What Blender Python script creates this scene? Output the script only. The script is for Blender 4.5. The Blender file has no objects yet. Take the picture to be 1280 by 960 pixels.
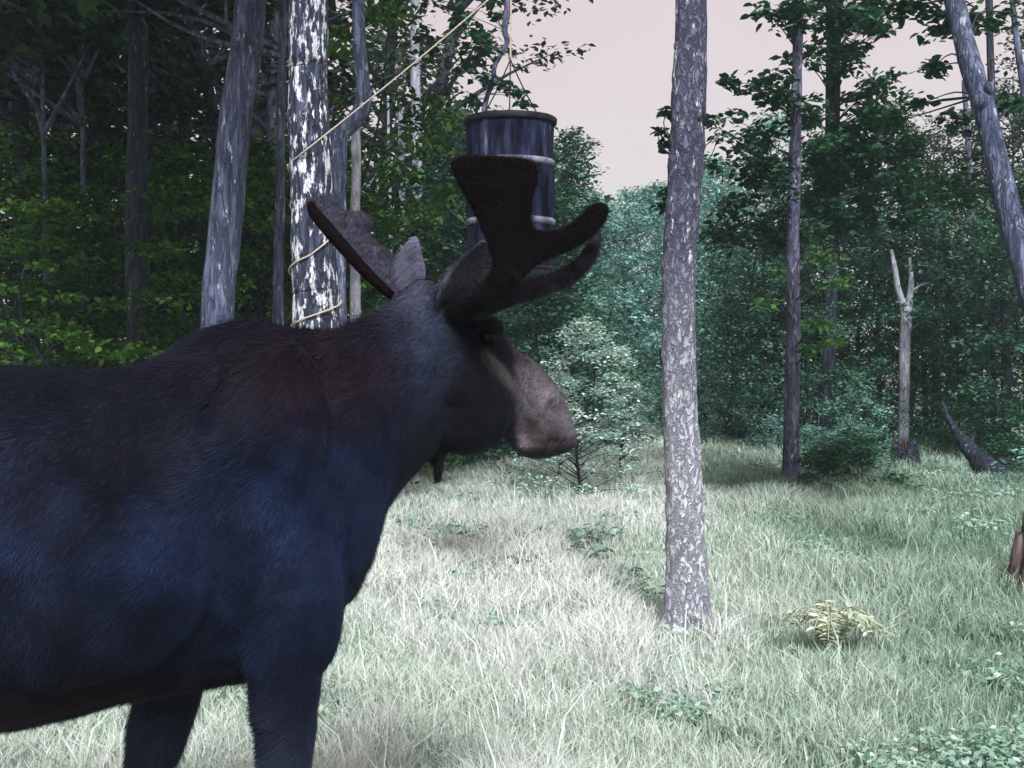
import bpy, bmesh, math, random
import numpy as np
from mathutils import Vector, Matrix

# ---------------------------------------------------------------- camera, sky, sun, exposure
F, H, YH = 1545.0, 1.75, 450.0          # focal length in photo pixels, eye height, horizon row
scene = bpy.context.scene
COL = scene.collection
cam_d = bpy.data.cameras.new('camera'); cam = bpy.data.objects.new('camera', cam_d); COL.objects.link(cam)
cam.location = (0, 0, H); cam.rotation_euler = (math.radians(90), 0, 0)
cam_d.sensor_width = 36; cam_d.lens = F / 1280 * 36; cam_d.shift_y = -(480 - YH) / 1280
cam_d.clip_end = 2000; cam_d.clip_start = 0.05
scene.camera = cam

SUN_EL, SUN_AZ = 47, 170               # elevation; azimuth the light comes FROM, degrees clockwise from +Y
world = bpy.data.worlds.new('World'); scene.world = world; world.use_nodes = True
nt = world.node_tree; nt.nodes.clear()
sky = nt.nodes.new('ShaderNodeTexSky'); sky.sky_type = 'NISHITA'; sky.sun_disc = False
sky.sun_elevation = math.radians(SUN_EL); sky.sun_rotation = math.radians(SUN_AZ)
cloud = nt.nodes.new('ShaderNodeMix'); cloud.data_type = 'RGBA'
cloud.inputs['Factor'].default_value = 0.74
ctc = nt.nodes.new('ShaderNodeTexCoord'); cn = nt.nodes.new('ShaderNodeTexNoise'); cn.inputs['Scale'].default_value = 3.2; cn.inputs['Detail'].default_value = 4
cr_ = nt.nodes.new('ShaderNodeMix'); cr_.data_type = 'RGBA'; cr_.inputs[6].default_value = (7.8, 5.8, 5.5, 1); cr_.inputs[7].default_value = (8.8, 7.2, 7.0, 1)   # thin pink evening overcast
nt.links.new(ctc.outputs['Generated'], cn.inputs['Vector']); nt.links.new(cn.outputs[0], cr_.inputs[0]); nt.links.new(cr_.outputs[2], cloud.inputs[7])
bg = nt.nodes.new('ShaderNodeBackground'); bg.inputs['Strength'].default_value = 0.1
wo = nt.nodes.new('ShaderNodeOutputWorld')
nt.links.new(sky.outputs[0], cloud.inputs[6]); nt.links.new(cloud.outputs[2], bg.inputs[0]); nt.links.new(bg.outputs[0], wo.inputs[0])

sun_d = bpy.data.lights.new('sun', 'SUN'); sun = bpy.data.objects.new('sun', sun_d); COL.objects.link(sun)
sun_d.energy = 5.0; sun_d.angle = math.radians(14); sun_d.color = (0.95, 0.98, 1.0)
_e, _a = math.radians(SUN_EL), math.radians(SUN_AZ)
_from = Vector((math.sin(_a) * math.cos(_e), math.cos(_a) * math.cos(_e), math.sin(_e)))
sun.rotation_euler = _from.to_track_quat('Z', 'Y').to_euler(); sun.location = _from * 50

vs = scene.view_settings; vs.view_transform = 'Standard'; vs.look = 'None'; vs.exposure = 0.25; vs.gamma = 1.0
vs.use_curve_mapping = False
scene.render.engine = 'CYCLES'
scene.cycles.max_bounces = 4; scene.cycles.diffuse_bounces = 2; scene.cycles.glossy_bounces = 2
scene.cycles.adaptive_threshold = .02; scene.cycles.transmission_bounces = 2; scene.cycles.volume_bounces = 0; scene.cycles.transparent_max_bounces = 4

# ---------------------------------------------------------------- helpers
RNG = np.random.default_rng(7)
random.seed(7)

def at(px, py, d):
    "photo pixel + distance along the view axis -> world point"
    return Vector(((px - 640) / F * d, d, H + (YH - py) / F * d))

def tag(o, label=None, cat=None, group=None, kind=None):
    if label: o['label'] = label
    if cat: o['category'] = cat
    if group: o['group'] = group
    if kind: o['kind'] = kind
    return o

def empty(name, loc, rz=0.0):
    o = bpy.data.objects.new(name, None); COL.objects.link(o)
    o.location = loc; o.rotation_euler = (0, 0, rz); o.empty_display_size = 0.2
    return o

def link(name, me, mat=None, parent=None):
    o = bpy.data.objects.new(name, me); COL.objects.link(o)
    if mat and len(me.materials) == 0: me.materials.append(mat)
    if parent: o.parent = parent
    return o

def np_mesh(name, verts, quads=None, tris=None, smooth=True, attr=None, color=None):
    verts = np.asarray(verts, np.float32)
    q = np.zeros((0, 4), np.int32) if quads is None or len(quads) == 0 else np.asarray(quads, np.int32)
    t = np.zeros((0, 3), np.int32) if tris is None or len(tris) == 0 else np.asarray(tris, np.int32)
    me = bpy.data.meshes.new(name)
    me.vertices.add(len(verts)); me.vertices.foreach_set('co', verts.ravel())
    nl = q.size + t.size
    me.loops.add(nl); me.loops.foreach_set('vertex_index', np.concatenate([q.ravel(), t.ravel()]))
    npoly = len(q) + len(t); me.polygons.add(npoly)
    start = np.concatenate([np.arange(len(q)) * 4, q.size + np.arange(len(t)) * 3]).astype(np.int32)
    me.polygons.foreach_set('loop_start', start)
    if smooth: me.polygons.foreach_set('use_smooth', np.ones(npoly, bool))
    if attr is not None:
        a = me.attributes.new('tint', 'FLOAT', 'POINT'); a.data.foreach_set('value', np.asarray(attr, np.float32))
    if color is not None:
        a = me.attributes.new('coat', 'FLOAT_COLOR', 'POINT'); a.data.foreach_set('color', np.asarray(color, np.float32).ravel())
    me.update(); me.validate()
    return me

def _hash(i, j, k, seed):
    n = (i * 374761393 + j * 668265263 + k * 2147483647 + seed * 1274126177) & 0xFFFFFFFF
    n = ((n ^ (n >> 13)) * 1274126177) & 0xFFFFFFFF
    return ((n ^ (n >> 16)) & 0xFFFF) / 65535.0

def vnoise(p, seed=0):
    "vectorised value noise, -1..1"
    p = np.asarray(p, np.float64)
    i = np.floor(p).astype(np.int64); f = p - i; f = f * f * (3 - 2 * f)
    r = 0
    for a in (0, 1):
        for b in (0, 1):
            for c in (0, 1):
                w = (f[:, 0] if a else 1 - f[:, 0]) * (f[:, 1] if b else 1 - f[:, 1]) * (f[:, 2] if c else 1 - f[:, 2])
                r = r + w * _hash(i[:, 0] + a, i[:, 1] + b, i[:, 2] + c, seed)
    return r * 2 - 1

def sstep(a, b, x):
    t = np.clip((x - a) / (b - a), 0, 1); return t * t * (3 - 2 * t)

def gz(x, y):
    "ground height"
    x = np.atleast_1d(np.asarray(x, float)); y = np.atleast_1d(np.asarray(y, float))
    z0 = np.zeros_like(x)
    z = 0.05 * vnoise(np.stack([x * .35, y * .35, z0], 1), 3) + 0.025 * vnoise(np.stack([x * 1.1, y * 1.1, z0 + 5], 1), 4)
    z = z * sstep(3, 7, y) + 1.6 * sstep(26, 70, y) + 14 * sstep(70, 300, y)
    return z

def gz1(x, y): return float(gz(x, y)[0])

def on_ground(px, d, sink=0.0):
    x = (px - 640) / F * d
    return Vector((x, d, gz1(x, d) - sink))

# ---------------------------------------------------------------- materials
def newmat(name):
    m = bpy.data.materials.new(name); m.use_nodes = True
    n = m.node_tree.nodes; l = m.node_tree.links
    return m, n, l, n['Principled BSDF'], n['Material Output']

def ramp(n, stops):
    r = n.new('ShaderNodeValToRGB'); e = r.color_ramp.elements
    while len(e) < len(stops): e.new(0.5)
    for el, (p, c) in zip(e, stops): el.position = p; el.color = (*c, 1)
    return r

def bark_mat(name, dark, mid, light, lichen=0.0, lichen_col=(.75, .76, .78), scale=1.0, zs=0.22, bump=0.6, rough=0.9, crack=.07, upper=None):
    m, n, l, b, o = newmat(name)
    tc = n.new('ShaderNodeTexCoord'); mp = n.new('ShaderNodeMapping'); mp.inputs['Scale'].default_value = (1, 1, zs)
    l.new(tc.outputs['Object'], mp.inputs[0])
    vn = n.new('ShaderNodeTexNoise'); vn.inputs['Scale'].default_value = 17 * scale; vn.inputs['Detail'].default_value = 5
    vn.inputs['Distortion'].default_value = .8; vn.inputs['Roughness'].default_value = .6
    v0 = n.new('ShaderNodeMath'); v0.operation = 'SUBTRACT'; v0.inputs[1].default_value = .5; l.new(vn.outputs[0], v0.inputs[0])
    v = n.new('ShaderNodeMath'); v.operation = 'ABSOLUTE'; l.new(v0.outputs[0], v.inputs[0])
    nz = n.new('ShaderNodeTexNoise'); nz.inputs['Scale'].default_value = 20 * scale; nz.inputs['Detail'].default_value = 8; nz.inputs['Roughness'].default_value = .68
    l.new(mp.outputs[0], vn.inputs['Vector']); l.new(mp.outputs[0], nz.inputs['Vector'])
    r1 = ramp(n, [(0.0, (0, 0, 0)), (crack, (1, 1, 1))]); l.new(v.outputs[0], r1.inputs[0])
    r2 = ramp(n, [(0.3, dark), (0.5, mid), (0.72, light)]); l.new(nz.outputs[0], r2.inputs[0])
    mx = n.new('ShaderNodeMix'); mx.data_type = 'RGBA'
    cf = n.new('ShaderNodeMapRange'); cf.inputs['To Min'].default_value = .35; l.new(r1.outputs[0], cf.inputs[0]); l.new(cf.outputs[0], mx.inputs[0]); mx.inputs[6].default_value = (*[c * .8 for c in dark], 1); l.new(r2.outputs[0], mx.inputs[7])
    # slow variation along the stem
    big = n.new('ShaderNodeTexNoise'); big.inputs['Scale'].default_value = 2.2; big.inputs['Detail'].default_value = 3
    l.new(tc.outputs['Object'], big.inputs['Vector'])
    rb = ramp(n, [(0.3, (.72, .72, .76)), (0.7, (1.2, 1.17, 1.17))]); l.new(big.outputs[0], rb.inputs[0])
    mu = n.new('ShaderNodeMix'); mu.data_type = 'RGBA'; mu.blend_type = 'MULTIPLY'; mu.inputs[0].default_value = 1
    l.new(mx.outputs[2], mu.inputs[6]); l.new(rb.outputs[0], mu.inputs[7])
    col = mu.outputs[2]
    if upper:                                                   # glare painted into the bark: bright low on the stem, darker tone high up
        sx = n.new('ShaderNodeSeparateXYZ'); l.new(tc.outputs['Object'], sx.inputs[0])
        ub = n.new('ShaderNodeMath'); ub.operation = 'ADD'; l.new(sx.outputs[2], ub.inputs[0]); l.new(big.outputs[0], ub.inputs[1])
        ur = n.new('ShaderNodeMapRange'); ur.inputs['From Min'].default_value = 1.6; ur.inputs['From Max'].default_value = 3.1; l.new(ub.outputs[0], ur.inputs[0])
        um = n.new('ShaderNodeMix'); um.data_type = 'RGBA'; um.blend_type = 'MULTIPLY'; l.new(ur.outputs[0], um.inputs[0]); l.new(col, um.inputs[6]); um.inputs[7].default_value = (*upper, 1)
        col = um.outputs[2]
    if lichen > 0:
        ln = n.new('ShaderNodeTexNoise'); ln.inputs['Scale'].default_value = 22; ln.inputs['Detail'].default_value = 7; ln.inputs['Roughness'].default_value = .68
        lm = n.new('ShaderNodeMapping'); lm.inputs['Scale'].default_value = (1, 1, .32); l.new(tc.outputs['Object'], lm.inputs[0]); l.new(lm.outputs[0], ln.inputs['Vector'])
        lr = ramp(n, [(0.66 - lichen * .2, (0, 0, 0)), (0.70 - lichen * .2, (1, 1, 1))]); l.new(ln.outputs[0], lr.inputs[0])
        lx = n.new('ShaderNodeMix'); lx.data_type = 'RGBA'; l.new(lr.outputs[0], lx.inputs[0]); l.new(col, lx.inputs[6]); lx.inputs[7].default_value = (*lichen_col, 1)
        col = lx.outputs[2]
    l.new(col, b.inputs['Base Color']); b.inputs['Roughness'].default_value = rough; b.inputs['Specular IOR Level'].default_value = .2
    ad = n.new('ShaderNodeMath'); ad.operation = 'ADD'; l.new(r1.outputs[0], ad.inputs[0]); l.new(nz.outputs[0], ad.inputs[1])
    bp = n.new('ShaderNodeBump'); bp.inputs['Strength'].default_value = bump; bp.inputs['Distance'].default_value = .02
    l.new(ad.outputs[0], bp.inputs['Height']); l.new(bp.outputs[0], b.inputs['Normal'])
    return m

def leaf_mat(name, c0, c1, c2, trans=0.28, rough=0.55, var=0.35):
    m, n, l, b, o = newmat(name)
    at_ = n.new('ShaderNodeAttribute'); at_.attribute_name = 'tint'
    r = ramp(n, [(0.0, c0), (0.55, c1), (1.0, c2)]); l.new(at_.outputs['Fac'], r.inputs[0])
    oi = n.new('ShaderNodeObjectInfo')
    hs = n.new('ShaderNodeHueSaturation'); l.new(r.outputs[0], hs.inputs['Color'])
    mr = n.new('ShaderNodeMapRange'); l.new(oi.outputs['Random'], mr.inputs[0])
    mr.inputs['To Min'].default_value = 1 - var; mr.inputs['To Max'].default_value = 1 + var
    l.new(mr.outputs[0], hs.inputs['Value'])
    b.inputs['Roughness'].default_value = rough; b.inputs['Specular IOR Level'].default_value = .3
    l.new(hs.outputs[0], b.inputs['Base Color'])
    tr = n.new('ShaderNodeBsdfTranslucent'); l.new(hs.outputs[0], tr.inputs[0])
    ms = n.new('ShaderNodeMixShader'); ms.inputs[0].default_value = trans
    l.new(b.outputs[0], ms.inputs[1]); l.new(tr.outputs[0], ms.inputs[2]); l.new(ms.outputs[0], o.inputs['Surface'])
    return m

def plain_mat(name, c, rough=.7, metal=0.0, noise=None, scale=20, bump=0.0, spec=.4):
    m, n, l, b, o = newmat(name)
    b.inputs['Base Color'].default_value = (*c, 1); b.inputs['Roughness'].default_value = rough; b.inputs['Metallic'].default_value = metal
    b.inputs['Specular IOR Level'].default_value = spec
    if noise:
        tc = n.new('ShaderNodeTexCoord'); nz = n.new('ShaderNodeTexNoise'); nz.inputs['Scale'].default_value = scale; nz.inputs['Detail'].default_value = 6
        l.new(tc.outputs['Object'], nz.inputs['Vector']); r = ramp(n, [(0.35, c), (0.68, noise)]); l.new(nz.outputs[0], r.inputs[0])
        l.new(r.outputs[0], b.inputs['Base Color'])
        if bump:
            bp = n.new('ShaderNodeBump'); bp.inputs['Strength'].default_value = bump; bp.inputs['Distance'].default_value = .01
            l.new(nz.outputs[0], bp.inputs['Height']); l.new(bp.outputs[0], b.inputs['Normal'])
    return m

M = {}
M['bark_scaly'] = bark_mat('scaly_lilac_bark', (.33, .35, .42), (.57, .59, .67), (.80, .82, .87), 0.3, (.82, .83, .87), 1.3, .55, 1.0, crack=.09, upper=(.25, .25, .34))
M['bark_lichen'] = bark_mat('lichen_spotted_bark', (.02, .022, .04), (.05, .06, .10), (.12, .14, .22), 0.66, (.72, .74, .80), .9, .2, .8)
M['bark_blue'] = bark_mat('blue_grey_bark', (.04, .045, .08), (.10, .12, .20), (.21, .24, .35), 0.3, (.42, .46, .56), .9, .16, .8)
M['bark_dark'] = bark_mat('dark_bark', (.015, .017, .027), (.038, .042, .064), (.08, .09, .13), 0.2, (.3, .32, .36), .9, .18, .8)
M['bark_pale'] = bark_mat('pale_smooth_bark', (.20, .21, .25), (.36, .37, .44), (.55, .55, .62), 0.3, (.7, .7, .74), .8, .3, .4)
M['bark_grey'] = bark_mat('grey_purple_bark', (.05, .05, .085), (.13, .13, .21), (.26, .26, .38), 0.3, (.44, .46, .55), .9, .2, .8)
M['rot'] = bark_mat('rotten_red_wood', (.03, .012, .01), (.14, .05, .035), (.36, .15, .11), 0.0, scale=.9, zs=.12, bump=1.0)
M['red_wood'] = bark_mat('split_red_wood', (.06, .045, .045), (.16, .12, .115), (.34, .27, .26), 0.0, scale=1.0, zs=.08, bump=1.0)
M['leaf_left'] = leaf_mat('forest_green_leaf', (.012, .038, .006), (.05, .14, .02), (.13, .26, .05))
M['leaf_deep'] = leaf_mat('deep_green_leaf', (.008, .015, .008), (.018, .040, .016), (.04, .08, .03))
M['leaf_right'] = leaf_mat('maple_green_leaf', (.012, .045, .022), (.026, .095, .042), (.06, .17, .075))
M['leaf_mid'] = leaf_mat('mid_green_leaf', (.022, .075, .045), (.06, .165, .10), (.14, .28, .18))
M['leaf_bright'] = leaf_mat('bright_green_leaf', (.03, .09, .02), (.09, .22, .06), (.18, .34, .11))
M['leaf_teal'] = leaf_mat('hazed_teal_leaf', (.06, .17, .14), (.16, .34, .29), (.32, .52, .45))  # distance haze painted in as a paler, teal leaf colour
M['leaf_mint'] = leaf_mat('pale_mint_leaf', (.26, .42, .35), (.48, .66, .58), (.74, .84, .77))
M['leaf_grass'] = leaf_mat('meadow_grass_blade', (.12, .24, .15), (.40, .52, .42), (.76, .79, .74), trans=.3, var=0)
M['velvet'] = plain_mat('shaded_antler_velvet', (.0035, .0019, .0021), .95, 0, (.006, .0035, .0038), 60, .5, spec=.02)  # velvet with the shade of the near palm painted into its colour
M['velvet'].node_tree.nodes['Principled BSDF'].inputs['Sheen Weight'].default_value = .0
M['velvet_lit'] = plain_mat('lit_antler_velvet', (.022, .021, .033), .9, 0, (.058, .055, .08), 50, .5, spec=.15)  # lit copy of the velvet: light on its upper side painted grey
M['velvet_mid'] = plain_mat('half_lit_antler_velvet', (.007, .0055, .007), .9, 0, (.028, .026, .038), 26, .5, spec=.1)  # velvet tone painted between the shaded and the lit copy
M['eye'] = plain_mat('dark_wet_eye', (.003, .002, .002), .12, 0, spec=.08)
M['hoof'] = plain_mat('black_hoof', (.012, .011, .012), .5, 0, (.03, .027, .025), 30)
M['rope'] = plain_mat('straw_coloured_rope', (.38, .33, .26), .85, 0, (.58, .52, .43), 90, .6, spec=.2)

# ---------------------------------------------------------------- shape tools
def catmull(pts, n):
    "resample a polyline of k-vectors with n points, smooth"
    P = np.asarray(pts, float); k = len(P)
    if k == 2:
        t = np.linspace(0, 1, n)[:, None]; return P[0] * (1 - t) + P[1] * t
    Q = np.vstack([2 * P[0] - P[1], P, 2 * P[-1] - P[-2]])
    seg = np.linalg.norm(np.diff(P[:, :3], axis=0), axis=1); cum = np.concatenate([[0], np.cumsum(seg)])
    u = np.linspace(0, cum[-1], n); i = np.clip(np.searchsorted(cum, u, 'right') - 1, 0, k - 2)
    t = ((u - cum[i]) / np.maximum(seg[i], 1e-9))[:, None]
    p0, p1, p2, p3 = Q[i], Q[i + 1], Q[i + 2], Q[i + 3]
    return .5 * ((2 * p1) + (-p0 + p2) * t + (2 * p0 - 5 * p1 + 4 * p2 - p3) * t ** 2 + (-p0 + 3 * p1 - 3 * p2 + p3) * t ** 3)

class Geo:
    "collects vertices, quads and triangles"
    def __init__(s): s.v = []; s.q = []; s.t = []; s.n = 0
    def add(s, v, q=None, t=None):
        if q is not None and len(q): s.q.append(np.asarray(q) + s.n)
        if t is not None and len(t): s.t.append(np.asarray(t) + s.n)
        s.v.append(np.asarray(v, float)); s.n += len(v)
    def arrays(s):
        return (np.vstack(s.v), np.vstack(s.q) if s.q else None, np.vstack(s.t) if s.t else None)
    def mesh(s, name, **k):
        v, q, t = s.arrays(); return np_mesh(name, v, q, t, **k)
    def rings(s, R):
        "R: list of (n,3) rings -> capped tube"
        m, n = len(R), len(R[0]); V = np.vstack(R)
        a = np.arange(n); b = (a + 1) % n
        q = np.vstack([np.stack([i * n + a, i * n + b, (i + 1) * n + b, (i + 1) * n + a], 1) for i in range(m - 1)])
        c0, c1 = R[0].mean(0), R[-1].mean(0); k = m * n
        V = np.vstack([V, c0, c1])
        t = np.vstack([np.stack([np.full(n, k), b, a], 1), np.stack([np.full(n, k + 1), (m - 1) * n + a, (m - 1) * n + b], 1)])
        s.add(V, q, t)
    def tube(s, path, n=8, m=None, rough=0.0, freq=8.0, seed=0, flare=0.0, zs=.35):
        "path rows x,y,z,r; smoothed; rough displaces the surface outward and inward"
        P = catmull(path, m) if m else np.asarray(path, float)
        c = P[:, :3]; r = np.maximum(P[:, 3], 0.0008)
        T = np.gradient(c, axis=0); T /= np.linalg.norm(T, axis=1)[:, None]
        ref = np.array([1., 0, 0]) if abs(T[:, 0]).mean() < .8 else np.array([0, 0, 1.])
        U = np.cross(T, ref); U /= np.linalg.norm(U, axis=1)[:, None]; W = np.cross(T, U)
        th = np.linspace(0, 2 * math.pi, n, endpoint=False)
        V = c[:, None, :] + r[:, None, None] * (np.cos(th)[None, :, None] * U[:, None, :] + np.sin(th)[None, :, None] * W[:, None, :])
        if rough:
            D = (V - c[:, None, :]) / r[:, None, None]
            q = (V * np.array([freq, freq, freq * zs])).reshape(-1, 3)
            d = .6 * vnoise(q, seed) + .4 * vnoise(q * 2.3, seed + 1) + .3 * np.abs(vnoise(q * 4.1, seed + 2))
            V = V + D * (d.reshape(len(c), n, 1) * rough)
        s.rings([V[i] for i in range(len(c))])

LEAF6 = np.array([[0, 0, 0], [.28, .30, .07], [.68, .24, .03], [1, 0, -.10], [.68, -.24, .03], [.28, -.30, .07]])
LEAF6Q = np.array([[0, 5, 4, 3], [0, 3, 2, 1]])
LEAF4 = np.array([[0, 0, 0], [.45, .30, .06], [1, 0, -.06], [.45, -.30, .06]])
LEAF4Q = np.array([[0, 3, 2, 1]])

def leaves(pos, size, rng, tilt=.55, tmpl=LEAF6, tq=LEAF6Q, heading=None, narrow=1.0):
    "scatter leaf blades at pos -> verts, quads"
    n = len(pos)
    yaw = rng.uniform(0, 2 * math.pi, n) if heading is None else heading
    nrm = np.stack([rng.normal(0, tilt, n), rng.normal(0, tilt, n), np.ones(n)], 1); nrm /= np.linalg.norm(nrm, axis=1)[:, None]
    x = np.stack([np.cos(yaw), np.sin(yaw), rng.normal(-.25, .25, n)], 1)
    x -= nrm * (x * nrm).sum(1)[:, None]; x /= np.linalg.norm(x, axis=1)[:, None]
    y = np.cross(nrm, x)
    sz = size * rng.uniform(.65, 1.3, n)
    V = pos[:, None, :] + sz[:, None, None] * (tmpl[None, :, 0, None] * x[:, None, :] + narrow * tmpl[None, :, 1, None] * y[:, None, :] + tmpl[None, :, 2, None] * nrm[:, None, :])
    k = len(tmpl); Q = (tq[None] + (np.arange(n) * k)[:, None, None]).reshape(-1, 4)
    return V.reshape(-1, 3), Q

def leaf_mesh(name, clumps, size, rng, per=60, flat=.38, tmpl=LEAF6, tq=LEAF6Q, tilt=.55, narrow=1.0, zref=None):
    "clumps: rows x,y,z,r,(count factor) -> one crown mesh of leaf blades"
    C = np.asarray(clumps, float); pos = []; tint = []
    for c in C:
        k = max(4, int(per * (c[4] if len(c) > 4 else 1)))
        g = rng.normal(0, 1, (k, 3)); g /= np.maximum(np.linalg.norm(g, axis=1)[:, None], 1e-6)
        g *= (rng.uniform(0, 1, k) ** .45)[:, None]
        pos.append(c[:3] + g * np.array([c[3], c[3], c[3] * flat]))
        tint.append(np.clip(rng.normal(.45, .22, k) + rng.normal(0, .16), 0, 1))
    pos = np.vstack(pos); tint = np.concatenate(tint)
    V, Q = leaves(pos, size, rng, tilt, tmpl, tq, narrow=narrow)
    return np_mesh(name, V, Q, smooth=False, attr=np.repeat(tint, len(tmpl)))

def crown_clumps(rng, z0, z1, rad, n, r=(.35, .6), shape='oval'):
    out = []
    for i in range(n):
        t = rng.uniform() ** (.9)
        z = z0 + (z1 - z0) * t
        if shape == 'oval': w = rad * math.sin(math.pi * min(1, .12 + .85 * t)) ** .6
        elif shape == 'cone': w = rad * (1 - t) ** .75 + .12
        else: w = rad * (1 - t ** 3) ** .5
        a = rng.uniform(0, 2 * math.pi); q = math.sqrt(rng.uniform(.08, 1)) * w
        out.append((q * math.cos(a), q * math.sin(a), z - .12 * q, rng.uniform(*r)))
    return out

def branch_geo(g, clumps, trunk_at, rng, every=2, r0=.02):
    "thin limbs from the stem out to the leaf clumps"
    for c in clumps[::every]:
        c = np.asarray(c[:3], float); zb = max(.15, c[2] - .55 * math.hypot(c[0], c[1]) - .1)
        b, rr = trunk_at(zb)
        mid = (b + c) / 2 + np.array([rng.normal(0, .06), rng.normal(0, .06), .1])
        L = np.linalg.norm(c - b)
        g.tube([[*b, min(rr * .6, r0 * (.5 + L * .5))], [*mid, r0 * .6], [*c, .004]], n=5, m=6)

# ---------------------------------------------------------------- ground
u = np.linspace(-1, 1, 181); gx = 420 * np.sign(u) * np.abs(u) ** 2.6
w = np.linspace(0, 1, 220); gy = -12 + 560 * w ** 2.4
X, Y = np.meshgrid(gx, gy); Z = gz(X.ravel(), Y.ravel())
nx, ny = len(gx), len(gy); I = np.arange(nx * ny).reshape(ny, nx)
Q = np.stack([I[:-1, :-1], I[:-1, 1:], I[1:, 1:], I[1:, :-1]], -1).reshape(-1, 4)
m, n, l, b, o = newmat('forest_floor_and_turf')
tc = n.new('ShaderNodeTexCoord'); nz = n.new('ShaderNodeTexNoise'); nz.inputs['Scale'].default_value = 3.0; nz.inputs['Detail'].default_value = 9
nz.inputs['Roughness'].default_value = .7
l.new(tc.outputs['Object'], nz.inputs['Vector'])
r = ramp(n, [(0.32, (.09, .12, .09)), (0.5, (.26, .31, .25)), (0.7, (.46, .50, .44))]); l.new(nz.outputs[0], r.inputs[0])
l.new(r.outputs[0], b.inputs['Base Color']); b.inputs['Roughness'].default_value = 1; b.inputs['Specular IOR Level'].default_value = .1
M['ground'] = m
tag(link('ground', np_mesh('ground', np.stack([X.ravel(), Y.ravel(), Z], 1), Q), M['ground']), kind='structure')

# ---------------------------------------------------------------- meadow grass
def clearing(x, y):
    "1 inside the open meadow, 0 in the woods"
    left = -0.10 * y + .2                          # woods begin left of this line
    a = sstep(-2.2, .2, x - (-3.6 - .05 * y)) 
    return a * (1 - sstep(25, 30, y + 1.2 * vnoise(np.stack([x * .4, y * .1, x * 0], 1), 9)))
def build_grass():
    rng = np.random.default_rng(11)
    N = 640000
    d = 2.6 + (31 - 2.6) * rng.uniform(0, 1, N) ** 1.25
    x = d * rng.uniform(-.52, .50, N)
    keep = rng.uniform(0, 1, N) < clearing(x, d) * .98 + .02
    d = d[keep]; x = x[keep]; n = len(d)
    z = gz(x, d)
    # patches: tall green clumps and pale seeded grass
    p1 = vnoise(np.stack([x * .9, d * .55, x * 0], 1), 21); p2 = vnoise(np.stack([x * 3.2, d * 2.4, x * 0], 1), 22); p3 = vnoise(np.stack([x * .35, d * .22, x * 0], 1), 23)
    p4 = vnoise(np.stack([x * 1.7, d * 1.3, x * 0], 1), 24); hgt = (.14 + .08 * p1 + .06 * p2 + .10 * np.clip(p4 - .25, 0, 1)) * rng.uniform(.4, 1.6, n); hgt = np.maximum(hgt, .03)
    tall = (rng.uniform(0, 1, n) < .006) & (d < 14); hgt[tall] *= 1.9
    wid = (.0017 + .00036 * d) * rng.uniform(.7, 1.4, n)
    yaw = rng.uniform(0, 2 * math.pi, n); lean = rng.uniform(.1, .9, n)
    fx, fy = np.cos(yaw), np.sin(yaw)
    ta = rng.uniform(0, 2 * math.pi, n)
    wx, wy = np.cos(ta) * wid, np.sin(ta) * wid
    base = np.stack([x, d, z - .01], 1)
    V = np.zeros((n, 5, 3))
    V[:, 0] = base + np.stack([-wx, -wy, 0 * wx], 1); V[:, 1] = base + np.stack([wx, wy, 0 * wx], 1)
    mid = base + np.stack([fx * lean * hgt * .3, fy * lean * hgt * .3, hgt * .6], 1)
    V[:, 2] = mid + np.stack([wx * .8, wy * .8, 0 * wx], 1); V[:, 3] = mid - np.stack([wx * .8, wy * .8, 0 * wx], 1)
    V[:, 4] = base + np.stack([fx * lean * hgt * .95, fy * lean * hgt * .95, hgt * (1 - .25 * lean)], 1)
    k = np.arange(n) * 5
    q = np.stack([k, k + 1, k + 2, k + 3], 1); t = np.stack([k + 3, k + 2, k + 4], 1)
    # vignette painted into the tint: glare-pale middle, darker right side, also greener there
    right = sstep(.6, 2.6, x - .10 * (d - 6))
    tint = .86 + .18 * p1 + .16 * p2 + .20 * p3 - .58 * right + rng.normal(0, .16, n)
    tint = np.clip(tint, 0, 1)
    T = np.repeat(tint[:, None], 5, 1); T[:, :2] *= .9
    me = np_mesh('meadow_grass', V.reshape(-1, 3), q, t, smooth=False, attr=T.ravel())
    tag(link('meadow_grass', me, M['leaf_grass']), 'pale meadow grass covering the clearing', 'grass', kind='stuff')
build_grass()

def build_weeds():
    "low clover-like leaves that thread the grass in patches"
    rng = np.random.default_rng(12); N = 260000
    d = 4.5 + 24 * rng.uniform(0, 1, N) ** 1.3; x = d * rng.uniform(-.46, .46, N)
    pn = vnoise(np.stack([x * 1.1, d * .8, x * 0], 1), 27) + .6 * vnoise(np.stack([x * 3.5, d * 2.6, x * 0], 1), 28)
    k = (rng.uniform(0, 1, N) < clearing(x, d)) & (pn > .58 + rng.normal(0, .12, N)); x, d, pn = x[k], d[k], pn[k]
    pos = np.stack([x, d, gz(x, d) + rng.uniform(.03, .17, len(x))], 1)
    V, Qd = leaves(pos, .034 + .0018 * d[:, None][:, 0], rng, .5, LEAF4, LEAF4Q)
    tag(link('meadow_weeds', np_mesh('meadow_weeds', V, Qd, smooth=False, attr=np.repeat(np.clip(rng.normal(.5, .25, len(x)), 0, 1), 4)), M['leaf_weed']), 'small broad weed leaves threaded through the pale grass', 'weeds', kind='stuff')
M['leaf_weed'] = leaf_mat('meadow_weed_leaf', (.10, .21, .15), (.25, .40, .31), (.50, .60, .52), var=.15)
build_weeds()

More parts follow.
